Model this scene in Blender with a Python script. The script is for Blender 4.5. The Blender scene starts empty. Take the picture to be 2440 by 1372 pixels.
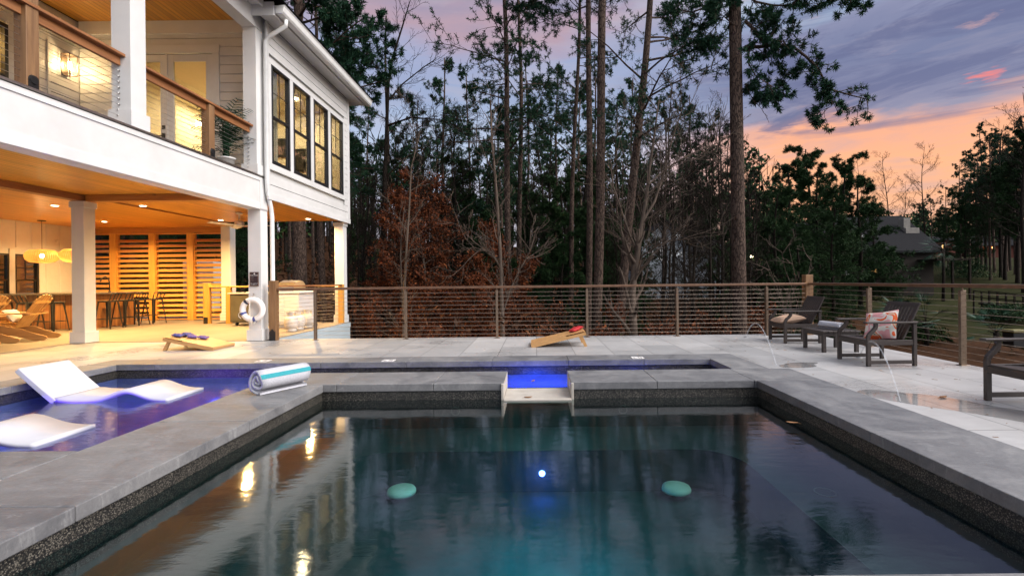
import bpy, math, random
from mathutils import Vector, Matrix
from math import sin, cos, pi, radians as R
C = bpy.context.scene.collection
F = 1150.0; PX = 1277.0; PY = 668.0; ROLL = 0.0103; E = 1.15

def at(px, py, Y):
    dx = px - PX; dy = PY - py
    return Vector(((dx + ROLL*dy)*Y/F, Y, E + (dy - ROLL*dx)*Y/F))
def G(px, py, z=0.0):
    dx = px - PX; dy = PY - py
    Y = (E - z)*F/(-(dy - ROLL*dx))
    return Vector(((dx + ROLL*dy)*Y/F, Y, z))

# ------------------------------------------------------------------ materials
def _nt(name):
    m = bpy.data.materials.new(name); m.use_nodes = True
    nt = m.node_tree; b = nt.nodes['Principled BSDF']
    return m, nt, b
def N(nt, t, **kw):
    n = nt.nodes.new(t)
    for k, v in kw.items(): setattr(n, k, v)
    return n
def ramp(nt, fac, stops, interp='LINEAR'):
    r = N(nt, 'ShaderNodeValToRGB'); e = r.color_ramp.elements; r.color_ramp.interpolation = interp
    while len(e) < len(stops): e.new(0.5)
    for i, (p, c) in enumerate(stops):
        e[i].position = p; e[i].color = (c[0], c[1], c[2], 1)
    nt.links.new(fac, r.inputs[0]); return r.outputs[0]
def coords(nt, scale=(1,1,1), rot=(0,0,0), kind='Object'):
    t = N(nt, 'ShaderNodeTexCoord'); m = N(nt, 'ShaderNodeMapping')
    m.inputs['Scale'].default_value = scale; m.inputs['Rotation'].default_value = rot
    nt.links.new(t.outputs[kind], m.inputs[0]); return m.outputs[0]
def noise(nt, vec, scale, detail=5, rough=.55, dist=0):
    n = N(nt, 'ShaderNodeTexNoise'); n.inputs['Scale'].default_value = scale
    n.inputs['Detail'].default_value = detail; n.inputs['Roughness'].default_value = rough
    n.inputs['Distortion'].default_value = dist
    nt.links.new(vec, n.inputs['Vector']); return n.outputs[0]
def bump(nt, b, h, strength, dist=.01, prev=None):
    n = N(nt, 'ShaderNodeBump'); n.inputs['Strength'].default_value = strength; n.inputs['Distance'].default_value = dist
    nt.links.new(h, n.inputs['Height'])
    if prev is not None: nt.links.new(prev, n.inputs['Normal'])
    if b is not None: nt.links.new(n.outputs[0], b.inputs['Normal'])
    return n.outputs[0]
def mth(nt, op, a, b=None, c=None):
    n = N(nt, 'ShaderNodeMath', operation=op)
    for i, v in enumerate((a, b, c)):
        if v is None: continue
        if isinstance(v, (int, float)): n.inputs[i].default_value = v
        else: nt.links.new(v, n.inputs[i])
    return n.outputs[0]
def mixc(nt, fac, a, b, blend='MIX'):
    n = N(nt, 'ShaderNodeMix', data_type='RGBA', blend_type=blend)
    for s, v in ((0, fac), (6, a), (7, b)):
        if isinstance(v, (int, float)): n.inputs[s].default_value = v
        elif isinstance(v, tuple): n.inputs[s].default_value = (*v[:3], 1)
        else: nt.links.new(v, n.inputs[s])
    return n.outputs[2]

def pm(name, c1, c2=None, scale=8, rough=.5, metal=0, bmp=0, stretch=(1,1,1), detail=5, dist=0, bscale=None, spec=None):
    m, nt, b = _nt(name)
    c2 = c2 or tuple(x*.85 for x in c1)
    v = coords(nt, stretch); n = noise(nt, v, scale, detail, .6, dist)
    nt.links.new(ramp(nt, n, [(.3, c2), (.7, c1)]), b.inputs['Base Color'])
    b.inputs['Roughness'].default_value = rough; b.inputs['Metallic'].default_value = metal
    if spec is not None: b.inputs['Specular IOR Level'].default_value = spec
    if bmp: bump(nt, b, noise(nt, v, bscale or scale*4, 4), bmp, .01)
    return m
def emis(name, col, strength):
    m, nt, b = _nt(name)
    b.inputs['Base Color'].default_value = (*col, 1); b.inputs['Emission Color'].default_value = (*col, 1)
    b.inputs['Emission Strength'].default_value = strength
    return m
def wood(name, c1, c2, axis=1, rough=.5, plank=None, pax=0, knots=True, gdark=.25, bmp=.15):
    """axis = grain direction; plank = board width measured along pax"""
    m, nt, b = _nt(name)
    st = [9, 9, 9]; st[axis] = .7
    v = coords(nt, tuple(st))
    off = v
    if plank:
        t = N(nt, 'ShaderNodeTexCoord'); s = N(nt, 'ShaderNodeSeparateXYZ'); nt.links.new(t.outputs['Object'], s.inputs[0])
        q = mth(nt, 'DIVIDE', s.outputs[pax], plank); fl = mth(nt, 'FLOOR', q); fr = mth(nt, 'FRACT', q)
        w = N(nt, 'ShaderNodeTexWhiteNoise', noise_dimensions='1D'); nt.links.new(fl, w.inputs['W'])
        cm = N(nt, 'ShaderNodeVectorMath', operation='ADD'); nt.links.new(v, cm.inputs[0])
        sc = N(nt, 'ShaderNodeVectorMath', operation='SCALE'); nt.links.new(w.outputs['Color'], sc.inputs[0]); sc.inputs['Scale'].default_value = 20
        nt.links.new(sc.outputs[0], cm.inputs[1]); off = cm.outputs[0]
    n1 = noise(nt, off, 1.2, 6, .65, 1.2)
    col = ramp(nt, n1, [(.28, c2), (.5, tuple((a+b_)/2 for a, b_ in zip(c1, c2))), (.72, c1)])
    if knots:
        kv = coords(nt, tuple(3.2 if i != axis else 1.3 for i in range(3)))
        vo = N(nt, 'ShaderNodeTexVoronoi'); vo.inputs['Scale'].default_value = 1.3; nt.links.new(kv, vo.inputs['Vector'])
        kf = ramp(nt, vo.outputs['Distance'], [(.0, (1,1,1)), (.05, (.8,.8,.8)), (.1, (0,0,0))])
        col = mixc(nt, mth(nt, 'MULTIPLY', kf, .75), col, tuple(x*.25 for x in c2))
    if plank:
        hue = mixc(nt, .35, (1,1,1), mixc(nt, w.outputs['Value'], (.55,.5,.45), (1.25,1.2,1.15)))
        col = mixc(nt, 1, col, hue, 'MULTIPLY')
        g = ramp(nt, fr, [(0, (0,0,0)), (.035, (0,0,0)), (.07, (1,1,1)), (.96, (1,1,1)), (1, (0,0,0))])
        col = mixc(nt, g, tuple(x*gdark for x in c2), col)
        nb = bump(nt, None, g, .5, .006)
        bump(nt, b, n1, bmp, .006, nb)
    else:
        bump(nt, b, n1, bmp, .006)
    nt.links.new(col, b.inputs['Base Color']); b.inputs['Roughness'].default_value = rough
    return m
def leafmat(name, c1, c2, c3=None, rough=.7):
    m, nt, b = _nt(name)
    g = N(nt, 'ShaderNodeNewGeometry')
    n = noise(nt, coords(nt), .7, 3)
    f = mth(nt, 'MULTIPLY_ADD', g.outputs['Random Per Island'], .6, mth(nt, 'MULTIPLY', n, .4))
    st = [(.15, c2), (.7, c1)] + ([(.95, c3)] if c3 else [])
    nt.links.new(ramp(nt, f, st), b.inputs['Base Color'])
    b.inputs['Roughness'].default_value = rough; b.inputs['Specular IOR Level'].default_value = .1
    return m
def bark(name, c1, c2, s=5, bmp=.8):
    m, nt, b = _nt(name)
    v = coords(nt, (1.6, 1.6, .45))
    vo = N(nt, 'ShaderNodeTexVoronoi', feature='DISTANCE_TO_EDGE'); vo.inputs['Scale'].default_value = s*2.2
    n = noise(nt, v, s*2, 5)
    dv = N(nt, 'ShaderNodeVectorMath', operation='ADD'); nt.links.new(v, dv.inputs[0])
    sc = N(nt, 'ShaderNodeVectorMath', operation='SCALE'); sc.inputs['Scale'].default_value = .12
    t = N(nt, 'ShaderNodeTexNoise'); t.inputs['Scale'].default_value = s*1.5; nt.links.new(v, t.inputs['Vector'])
    nt.links.new(t.outputs['Color'], sc.inputs[0]); nt.links.new(sc.outputs[0], dv.inputs[1]); nt.links.new(dv.outputs[0], vo.inputs['Vector'])
    h = ramp(nt, vo.outputs['Distance'], [(0, (0,0,0)), (.16, (1,1,1))])
    col = mixc(nt, h, tuple(x*.3 for x in c2), ramp(nt, n, [(.3, c2), (.7, c1)]))
    nt.links.new(col, b.inputs['Base Color']); b.inputs['Roughness'].default_value = .9; b.inputs['Specular IOR Level'].default_value = .1
    bump(nt, b, h, bmp, .02, bump(nt, None, n, .5, .01))
    return m
def fres(nt, ior):
    fr = N(nt, 'ShaderNodeFresnel'); g = N(nt, 'ShaderNodeNewGeometry')
    nt.links.new(mth(nt, 'MULTIPLY_ADD', g.outputs['Backfacing'], 1/ior-ior, ior), fr.inputs[0]); return fr
def water(name, tint, rough=.06, bs=.25, k=1.0):
    m, nt, b = _nt(name); nt.nodes.remove(b)
    out = nt.nodes['Material Output']
    gl = N(nt, 'ShaderNodeBsdfGlossy'); gl.inputs['Roughness'].default_value = rough
    tr = N(nt, 'ShaderNodeBsdfTransparent'); tr.inputs[0].default_value = (*tint, 1)
    fr = fres(nt, 1.33)
    v = coords(nt, (1, 2.2, 1)); n1 = noise(nt, v, 5, 3, .5); n2 = noise(nt, v, 26, 4, .6)
    nb = bump(nt, None, n1, bs, .02); nb = bump(nt, None, n2, bs*.8, .004, nb)
    nt.links.new(nb, gl.inputs['Normal']); nt.links.new(nb, fr.inputs['Normal'])
    mx = N(nt, 'ShaderNodeMixShader'); nt.links.new(mth(nt, 'MULTIPLY', fr.outputs[0], k), mx.inputs[0])
    nt.links.new(tr.outputs[0], mx.inputs[1]); nt.links.new(gl.outputs[0], mx.inputs[2])
    nt.links.new(mx.outputs[0], out.inputs[0]); return m
def glass(name, tint=(.95,.95,.93), rough=.01, k=1.6):
    m, nt, b = _nt(name); nt.nodes.remove(b); out = nt.nodes['Material Output']
    gl = N(nt, 'ShaderNodeBsdfGlossy'); gl.inputs['Roughness'].default_value = rough
    tr = N(nt, 'ShaderNodeBsdfTransparent'); tr.inputs[0].default_value = (*tint, 1)
    fr = fres(nt, 1.5)
    bump_n = bump(nt, None, noise(nt, coords(nt), 1.5, 2), .05, .02); nt.links.new(bump_n, gl.inputs['Normal'])
    mx = N(nt, 'ShaderNodeMixShader'); nt.links.new(mth(nt, 'MULTIPLY', fr.outputs[0], k), mx.inputs[0])
    nt.links.new(tr.outputs[0], mx.inputs[1]); nt.links.new(gl.outputs[0], mx.inputs[2])
    nt.links.new(mx.outputs[0], out.inputs[0]); return m

M = {}
M['white'] = pm('white_paint', (.66,.65,.63), (.56,.555,.535), 1.7, .42, bmp=.05, detail=8)
M['trim'] = pm('trim_paint', (.68,.67,.65), (.58,.575,.56), 1.4, .4, bmp=.04, detail=8)
M['cream'] = pm('interior_paint', (.72,.66,.5), (.68,.62,.46), 3, .6)
M['bluegrey'] = pm('bluegrey_paint', (.42,.48,.5), (.36,.42,.44), 2, .6)
M['gutter'] = pm('gutter_metal', (.72,.72,.7), (.62,.62,.6), 6, .3)
M['black'] = pm('black_frame', (.012,.012,.013), (.008,.008,.008), 10, .35)
M['steel'] = pm('stainless_steel', (.55,.53,.5), (.42,.4,.38), 20, .3, 1)
M['bronze'] = pm('bronze_rail', (.25,.18,.125), (.17,.12,.085), 14, .4, .7, stretch=(1,1,6))
M['railtop'] = pm('bronze_cap', (.2,.11,.065), (.13,.068,.04), 9, .38, .35)
M['cable'] = pm('steel_cable', (.5,.4,.32), (.35,.28,.22), 30, .35, .9)
M['ceil'] = wood('stained_ceiling_boards', (.72,.36,.055), (.53,.23,.028), 1, .34, .105, 0, True, .3, .06)
M['beamw'] = wood('stained_beam', (.50,.22,.05), (.33,.12,.025), 0, .4)
M['post'] = wood('rough_timber_post', (.27,.145,.06), (.12,.055,.022), 2, .6, bmp=.4)
M['railw'] = wood('rough_timber_rail', (.36,.15,.05), (.17,.06,.02), 1, .55, bmp=.4)
M['pale_rail'] = wood('weathered_board', (.42,.28,.17), (.24,.14,.08), 1, .7, bmp=.4)
M['louv'] = wood('cedar_louvre', (.72,.36,.07), (.52,.22,.04), 0, .5)
M['louvp'] = wood('cedar_upright', (.68,.36,.07), (.5,.22,.04), 2, .5)
M['bar'] = wood('bar_planks', (.46,.2,.06), (.24,.085,.025), 2, .4, .14, 0, True, .2)
M['bartop'] = pm('bar_counter', (.16,.12,.09), (.08,.06,.045), 5, .25)
M['adir'] = wood('oiled_teak', (.52,.3,.1), (.32,.16,.05), 1, .5, knots=False)
M['corn'] = wood('plywood', (.52,.29,.11), (.42,.22,.08), 0, .45, knots=False, bmp=.03)
M['bag_p'] = pm('purple_cloth', (.12,.07,.24), (.08,.05,.17), 30, .8, bmp=.2)
M['bag_b'] = pm('blue_cloth', (.06,.06,.22), (.04,.04,.15), 30, .8, bmp=.2)
M['bag_r'] = pm('red_cloth', (.5,.015,.02), (.35,.01,.015), 30, .7, bmp=.2)
M['dark_wood'] = pm('dark_brown_poly_lumber', (.042,.03,.025), (.028,.02,.017), 6, .45, bmp=.1, stretch=(1,1,3))
M['gun'] = pm('gunmetal', (.075,.07,.062), (.05,.046,.04), 12, .38, .7)
M['foam'] = pm('white_float', (.54,.54,.57), (.45,.45,.48), 2, .45, bmp=.1)
M['towel'] = pm('white_terry', (.52,.52,.55), (.42,.42,.46), 60, .95, bmp=.6, bscale=220)
M['teal'] = pm('teal_terry', (.04,.32,.36), (.03,.25,.29), 60, .95, bmp=.6, bscale=220)
M['navy'] = pm('navy_terry', (.03,.035,.06), (.02,.025,.045), 60, .95)
M['ring'] = pm('ring_buoy_white', (.82,.8,.78), (.74,.72,.7), 4, .5)
M['ringb'] = pm('ring_buoy_blue', (.06,.08,.28), (.05,.06,.22), 4, .55)
M['rope'] = pm('white_rope', (.75,.72,.66), (.55,.52,.48), 120, .8)
M['sign'] = pm('sign_brown', (.035,.018,.02), (.028,.014,.016), 4, .4)
M['signw'] = pm('sign_white', (.75,.72,.7), (.7,.68,.66), 4, .5)
M['tan'] = pm('tan_cushion', (.5,.33,.23), (.42,.27,.18), 30, .9, bmp=.2)
M['olive'] = pm('olive_cabinet', (.12,.10,.055), (.09,.075,.04), 4, .5)
M['tank'] = pm('tank_white', (.7,.66,.6), (.45,.4,.35), 5, .45)
M['stone_jamb'] = pm('pale_limestone', (.5,.46,.4), (.38,.34,.29), 6, .6, bmp=.1)
M['lens'] = emis('downlight_lens', (1,.82,.55), 14)
M['flame'] = emis('lamp_filament', (1,.72,.35), 60)
M['spalight'] = emis('spa_light_lens', (.16,.26,1), 14)
M['poollight'] = emis('pool_light_lens', (.12,.16,1), 12)
M['glass'] = glass('window_glass', (.9,.88,.8), k=2.2)
M['lglass'] = glass('lantern_glass')
M['needle'] = leafmat('pine_needles', (.022,.066,.034), (.009,.028,.017), (.065,.11,.032))
M['needle2'] = leafmat('cedar_foliage', (.024,.056,.018), (.008,.021,.008), (.06,.092,.023))
M['rust'] = leafmat('dry_beech_leaves', (.12,.034,.013), (.035,.012,.006), (.36,.11,.03))
M['palm'] = leafmat('palm_leaf', (.02,.06,.03), (.01,.03,.018), (.035,.085,.04), .4)
M['scrub'] = leafmat('undergrowth', (.075,.028,.012), (.025,.014,.008), (.17,.065,.02))
M['green'] = leafmat('green_shrub', (.02,.045,.01), (.008,.018,.006), (.03,.075,.014))
M['bark'] = bark('pine_bark', (.13,.09,.07), (.065,.045,.036))
M['barkg'] = bark('grey_bark', (.034,.026,.020), (.017,.013,.010), 6, .5)
M['barkp'] = pm('pale_bark', (.12,.09,.07), (.055,.042,.033), 5, .85, spec=.1, bmp=.3, stretch=(1,1,.3))
M['pot'] = pm('white_pot', (.75,.75,.74), (.7,.7,.69), 4, .35)
M['shingle'] = pm('roof_shingles', (.022,.022,.024), (.014,.014,.015), 12, .9, spec=.05, bmp=.3)
M['conc'] = pm('foundation_concrete', (.22,.2,.18), (.15,.14,.12), 4, .85, bmp=.2)
def litglass(name, col, s): return emis(name, col, s)
M['lit'] = emis('lit_window', (1,.55,.18), .5)
M['litw'] = emis('pale_lit_window', (.9,.95,1), .22)

def paver():
    m, nt, b = _nt('large_stone_pavers')
    v = coords(nt, (1,1,1), (0,0,pi/2))
    br = N(nt, 'ShaderNodeTexBrick'); nt.links.new(v, br.inputs['Vector'])
    br.inputs['Scale'].default_value = 1; br.inputs['Brick Width'].default_value = 1.2; br.inputs['Row Height'].default_value = .6
    br.inputs['Mortar Size'].default_value = .006; br.inputs['Mortar Smooth'].default_value = .3
    br.inputs['Color1'].default_value = (.33,.33,.33,1); br.inputs['Color2'].default_value = (.49,.48,.47,1)
    br.inputs['Mortar'].default_value = (.17,.165,.16,1); br.offset = .5
    v2 = coords(nt); n = noise(nt, v2, 1.3, 7, .65, .5); n2 = noise(nt, coords(nt, (1,6,1)), 5, 6, .7)
    c = mixc(nt, .55, br.outputs['Color'], ramp(nt, n, [(.3, (.62,.61,.6)), (.7, (1,1,1))]), 'MULTIPLY')
    c = mixc(nt, .3, c, ramp(nt, n2, [(.3, (.6,.6,.6)), (.6, (1,1,1))]), 'MULTIPLY')
    wet = ramp(nt, noise(nt, v2, .9, 4, .5, .3), [(.5, (1,1,1)), (.62, (.45,.45,.45))])
    nt.links.new(c, b.inputs['Base Color'])
    rr = mth(nt, 'MULTIPLY_ADD', n2, .25, mth(nt, 'MULTIPLY', wet, .32)); nt.links.new(rr, b.inputs['Roughness'])
    bump(nt, b, br.outputs['Fac'], -.5, .004, bump(nt, None, n2, .08, .004))
    return m
M['paver'] = paver()
def bluestone():
    m, nt, b = _nt('bluestone_coping')
    v = coords(nt); n = noise(nt, v, 2.2, 8, .7, .8); n2 = noise(nt, coords(nt, (1, 3.5, 1)), 4, 7, .75, 1.2); n3 = noise(nt, v, 60, 4)
    g = N(nt, 'ShaderNodeNewGeometry')
    c = ramp(nt, n, [(.25, (.075,.077,.083)), (.5, (.165,.165,.168)), (.78, (.27,.265,.26))])
    c = mixc(nt, ramp(nt, n2, [(.55, (0,0,0)), (.68, (.38,.38,.38))]), c, (.36,.36,.355))
    c = mixc(nt, .45, c, mixc(nt, g.outputs['Random Per Island'], (.68,.68,.72), (1.25,1.22,1.18)), 'MULTIPLY')
    c = mixc(nt, .25, c, ramp(nt, n3, [(.35, (.5,.5,.5)), (.6, (1,1,1))]), 'MULTIPLY')
    nt.links.new(c, b.inputs['Base Color'])
    nt.links.new(ramp(nt, n, [(.3, (.42,)*3), (.7, (.68,)*3)]), b.inputs['Roughness'])
    bump(nt, b, n3, .12, .004, bump(nt, None, n2, .25, .01))
    return m
M['coping'] = bluestone()
def pebble():
    m, nt, b = _nt('pebble_tile')
    v = coords(nt)
    vo = N(nt, 'ShaderNodeTexVoronoi'); vo.inputs['Scale'].default_value = 120; nt.links.new(v, vo.inputs['Vector'])
    s = N(nt, 'ShaderNodeSeparateColor'); nt.links.new(vo.outputs['Color'], s.inputs[0])
    c = ramp(nt, s.outputs[0], [(.2, (.02,.018,.014)), (.6, (.075,.068,.054)), (.95, (.22,.2,.165))])
    c = mixc(nt, ramp(nt, vo.outputs['Distance'], [(.35, (0,0,0)), (.6, (1,1,1))]), c, (.008,.008,.008))
    nt.links.new(c, b.inputs['Base Color']); b.inputs['Roughness'].default_value = .35
    bump(nt, b, vo.outputs['Distance'], -.8, .005); return m
M['pebble'] = pebble()
M['plaster'] = pm('dark_pool_plaster', (.05,.08,.08), (.028,.045,.045), 3, .8, bmp=.2)
M['pplaster'] = pm('blue_grey_pool_plaster', (.14,.19,.30), (.09,.12,.2), 3, .8, bmp=.2)
M['drainm'] = pm('pale_drain_cover', (.85,.88,.7), (.7,.75,.58), 8, .6)
def patio():
    m, nt, b = _nt('brushed_tan_concrete')
    v = coords(nt); n = noise(nt, v, 1.1, 6, .6, .5); n2 = noise(nt, coords(nt, (.6, 8, 1)), 3, 6, .7)
    c = mixc(nt, .4, ramp(nt, n, [(.3, (.16,.13,.098)), (.7, (.235,.195,.15))]), ramp(nt, n2, [(.3, (.6,.6,.6)), (.65, (1,1,1))]), 'MULTIPLY')
    nt.links.new(c, b.inputs['Base Color']); b.inputs['Roughness'].default_value = .55
    bump(nt, b, n2, .15, .005); return m
M['patio'] = patio()
def ground():
    m, nt, b = _nt('leaf_litter_and_lawn')
    v = coords(nt); n = noise(nt, v, .06, 4, .5, .3); n2 = noise(nt, v, 5, 8, .75); n3 = noise(nt, v, .5, 5)
    s = N(nt, 'ShaderNodeSeparateXYZ'); nt.links.new(v, s.inputs[0])
    litter = ramp(nt, n2, [(.3, (.018,.010,.006)), (.55, (.05,.023,.011)), (.75, (.13,.06,.028))])
    lawn = ramp(nt, n2, [(.3, (.012,.013,.005)), (.7, (.032,.034,.011))])
    f = mth(nt, 'MULTIPLY_ADD', s.outputs[0], .05, mth(nt, 'MULTIPLY_ADD', n, 3, -2.1))
    f = mth(nt, 'MULTIPLY_ADD', n3, .8, mth(nt, 'SUBTRACT', f, .3))
    cl = ramp(nt, f, [(.3, (0,0,0)), (.7, (1,1,1))])
    nt.links.new(mixc(nt, cl, litter, lawn), b.inputs['Base Color']); b.inputs['Roughness'].default_value = .95; b.inputs['Specular IOR Level'].default_value = .04
    bump(nt, b, n2, .6, .05); return m
M['ground'] = ground()
def cushion_print():
    m, nt, b = _nt('abstract_print_cotton')
    v = coords(nt); n = noise(nt, v, 5.5, 1, .4, 1.0)
    c = ramp(nt, n, [(0, (.62,.3,.3)), (.42, (.62,.3,.3)), (.44, (.6,.57,.5)), (.53, (.66,.62,.56)), (.55, (.62,.09,.02)), (.61, (.66,.13,.03)), (.63, (.5,.42,.3)), (.7, (.05,.06,.07))], 'CONSTANT')
    nt.links.new(c, b.inputs['Base Color']); b.inputs['Roughness'].default_value = .9; return m
M['print'] = cushion_print()
def rattan():
    m, nt, b = _nt('woven_rattan')
    t = N(nt, 'ShaderNodeTexCoord'); s = N(nt, 'ShaderNodeSeparateXYZ'); nt.links.new(t.outputs['Object'], s.inputs[0])
    a = mth(nt, 'ARCTAN2', s.outputs[1], s.outputs[0])
    w1 = mth(nt, 'SINE', mth(nt, 'MULTIPLY', a, 46)); w2 = mth(nt, 'SINE', mth(nt, 'MULTIPLY', s.outputs[2], 240))
    k = mth(nt, 'MAXIMUM', w1, w2)
    b.inputs['Base Color'].default_value = (.5,.27,.08,1)
    tr = N(nt, 'ShaderNodeBsdfTransparent'); tl = N(nt, 'ShaderNodeBsdfTranslucent'); tl.inputs[0].default_value = (.45,.24,.07,1)
    m1 = N(nt, 'ShaderNodeMixShader'); m1.inputs[0].default_value = .5; nt.links.new(b.outputs[0], m1.inputs[1]); nt.links.new(tl.outputs[0], m1.inputs[2])
    m2 = N(nt, 'ShaderNodeMixShader'); nt.links.new(mth(nt, 'GREATER_THAN', k, .1), m2.inputs[0]); nt.links.new(tr.outputs[0], m2.inputs[1]); nt.links.new(m1.outputs[0], m2.inputs[2])
    nt.links.new(m2.outputs[0], nt.nodes['Material Output'].inputs[0]); return m
M['rattan'] = rattan()
def fall():
    m, nt, b = _nt('water_jet'); out = nt.nodes['Material Output']
    b.inputs['Base Color'].default_value = (.8,.85,.9,1); b.inputs['Roughness'].default_value = .15
    tr = N(nt, 'ShaderNodeBsdfTransparent'); mx = N(nt, 'ShaderNodeMixShader')
    nt.links.new(ramp(nt, noise(nt, coords(nt), 20, 3), [(.3, (.05,)*3), (.7, (.3,)*3)]), mx.inputs[0])
    nt.links.new(tr.outputs[0], mx.inputs[1]); nt.links.new(b.outputs[0], mx.inputs[2]); nt.links.new(mx.outputs[0], out.inputs[0]); return m
M['jet'] = fall()

# ------------------------------------------------------------------ mesh builder
class MB:
    def __init__(s): s.v = []; s.f = []; s.sm = []
    def add(s, vs, fs, smooth=False):
        o = len(s.v); s.v += [tuple(v) for v in vs]; s.f += [tuple(o+i for i in f) for f in fs]; s.sm += [smooth]*len(fs); return s
    def box(s, x0, x1, y0, y1, z0, z1):
        if x0 > x1: x0, x1 = x1, x0
        if y0 > y1: y0, y1 = y1, y0
        if z0 > z1: z0, z1 = z1, z0
        return s.add([(x0,y0,z0),(x1,y0,z0),(x1,y1,z0),(x0,y1,z0),(x0,y0,z1),(x1,y0,z1),(x1,y1,z1),(x0,y1,z1)],
              [(0,3,2,1),(4,5,6,7),(0,1,5,4),(1,2,6,5),(2,3,7,6),(3,0,4,7)])
    def bar(s, p, q, w, h, up=(0,0,1)):
        """rectangular bar from p to q, w across, h along up"""
        p = Vector(p); q = Vector(q); d = (q-p).normalized(); u = Vector(up)
        a = d.cross(u)
        if a.length < 1e-4: a = d.cross(Vector((0,1,0)))
        a.normalize(); u = a.cross(d).normalized(); a = a*w/2; u = u*h/2
        vs = [p-a-u, p+a-u, p+a+u, p-a+u, q-a-u, q+a-u, q+a+u, q-a+u]
        return s.add(vs, [(0,3,2,1)[::-1],(4,5,6,7)[::-1],(0,1,5,4)[::-1],(1,2,6,5)[::-1],(2,3,7,6)[::-1],(3,0,4,7)[::-1]])
    def tube(s, pts, rad, n=6, cap=True, smooth=True, flat=1):
        pts = [Vector(p) for p in pts]
        if not isinstance(rad, (list, tuple)): rad = [rad]*len(pts)
        vs = []; a = None
        for i, p in enumerate(pts):
            d = (pts[min(i+1, len(pts)-1)] - pts[max(i-1, 0)])
            if d.length < 1e-9: d = Vector((0,0,1))
            d.normalize()
            if a is None:
                a = d.orthogonal().normalized()
            else:
                a = a - d*a.dot(d)
                if a.length < 1e-4: a = d.orthogonal()
                a.normalize()
            b = d.cross(a)
            for k in range(n):
                t = 2*pi*k/n
                vs.append(p + (a*cos(t) + b*sin(t)*flat)*rad[i])
        fs = []
        for i in range(len(pts)-1):
            for k in range(n):
                fs.append((i*n+k, i*n+(k+1)%n, (i+1)*n+(k+1)%n, (i+1)*n+k))
        s.add(vs, fs, smooth)
        if cap:
            o = len(s.v) - len(vs); s.f.append(tuple(o+k for k in range(n))[::-1]); s.f.append(tuple(o+(len(pts)-1)*n+k for k in range(n))); s.sm += [False, False]
        return s
    def lathe(s, prof, c=(0,0,0), n=24, smooth=True, axis='z'):
        vs = []
        for r, z in prof:
            for k in range(n):
                t = 2*pi*k/n
                if axis == 'z': vs.append((c[0]+r*cos(t), c[1]+r*sin(t), c[2]+z))
                elif axis == 'y': vs.append((c[0]+r*cos(t), c[1]+z, c[2]+r*sin(t)))
                else: vs.append((c[0]+z, c[1]+r*cos(t), c[2]+r*sin(t)))
        fs = []
        for i in range(len(prof)-1):
            for k in range(n): fs.append((i*n+k, i*n+(k+1)%n, (i+1)*n+(k+1)%n, (i+1)*n+k))
        return s.add(vs, fs, smooth)
    def prism(s, poly, a0, a1, axis='y'):
        """poly of 2D points extruded along axis"""
        n = len(poly)
        def P(u, v, w): return {'y': (u, w, v), 'x': (w, u, v), 'z': (u, v, w)}[axis]
        vs = [P(u, v, a0) for u, v in poly] + [P(u, v, a1) for u, v in poly]
        fs = [tuple(range(n)), tuple(range(n, 2*n))[::-1]] + [(i, i+n, (i+1) % n + n, (i+1) % n) for i in range(n)]
        return s.add(vs, fs)
    def build(s, name, mat, parent=None, bevel=0, seg=1, fix=False):
        me = bpy.data.meshes.new(name)
        o0 = Vector((0,0,0))
        if parent is not None: o0 = Vector(ORG.get(parent.name, (0,0,0)))
        vs = [(v[0]-o0[0], v[1]-o0[1], v[2]-o0[2]) for v in s.v] if o0.length else s.v
        me.from_pydata(vs, [], s.f); me.polygons.foreach_set('use_smooth', s.sm); me.update()
        if fix:
            import bmesh
            bm = bmesh.new(); bm.from_mesh(me); bmesh.ops.recalc_face_normals(bm, faces=bm.faces); bm.to_mesh(me); bm.free()
        me.materials.append(M[mat] if isinstance(mat, str) else mat)
        o = bpy.data.objects.new(name, me); C.objects.link(o)
        if parent is not None: o.parent = parent; ORG[o.name] = tuple(o0)
        if bevel:
            b = o.modifiers.new('bevel', 'BEVEL'); b.width = bevel; b.segments = seg; b.limit_method = 'ANGLE'; b.angle_limit = R(40)
        return o
ORG = {}
def tag(o, label=None, cat=None, group=None, kind=None):
    if label: o['label'] = label
    if cat: o['category'] = cat
    if group: o['group'] = group
    if kind: o['kind'] = kind
    return o
def thing(name, label, cat, loc=(0,0,0), group=None):
    o = bpy.data.objects.new(name, None); C.objects.link(o); o.location = loc; o.empty_display_size = .2
    ORG[o.name] = tuple(loc); return tag(o, label, cat, group)
def kids(o): return [c for c in bpy.data.objects if c.parent is o]
KC = {}
def dup(root, loc, rz=0, sc=1, label=None, group=None):
    def kidl(o):
        if o.name not in KC: KC[o.name] = [c for c in C.objects if c.parent is o]
        return KC[o.name]
    r = root.copy(); C.objects.link(r); r.location = loc; r.rotation_euler = (0, 0, rz)
    r.scale = (sc, sc, sc) if not isinstance(sc, tuple) else sc
    if label: r['label'] = label
    if group: r['group'] = group
    for ch in kidl(root):
        c = ch.copy(); C.objects.link(c); c.parent = r
        for g in kidl(ch):
            d = g.copy(); C.objects.link(d); d.parent = c
    return r
def lamp(name, kind, loc, col, energy, size=.1, rot=None, spot=None, parent=None):
    l = bpy.data.lights.new(name, kind); l.color = col; l.energy = energy
    if kind == 'AREA': l.shape = 'DISK'; l.size = size; l.spread = R(152 if name == 'downlight' else 180)
    if kind in ('POINT', 'SPOT'): l.shadow_soft_size = size
    if kind == 'SPOT' and spot: l.spot_size = R(spot); l.spot_blend = .6
    o = bpy.data.objects.new(name, l); C.objects.link(o); o.location = loc
    if rot: o.rotation_euler = rot
    if parent is not None:
        o.parent = parent; o.location = Vector(loc) - Vector(ORG.get(parent.name, (0,0,0)))
    return o
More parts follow.
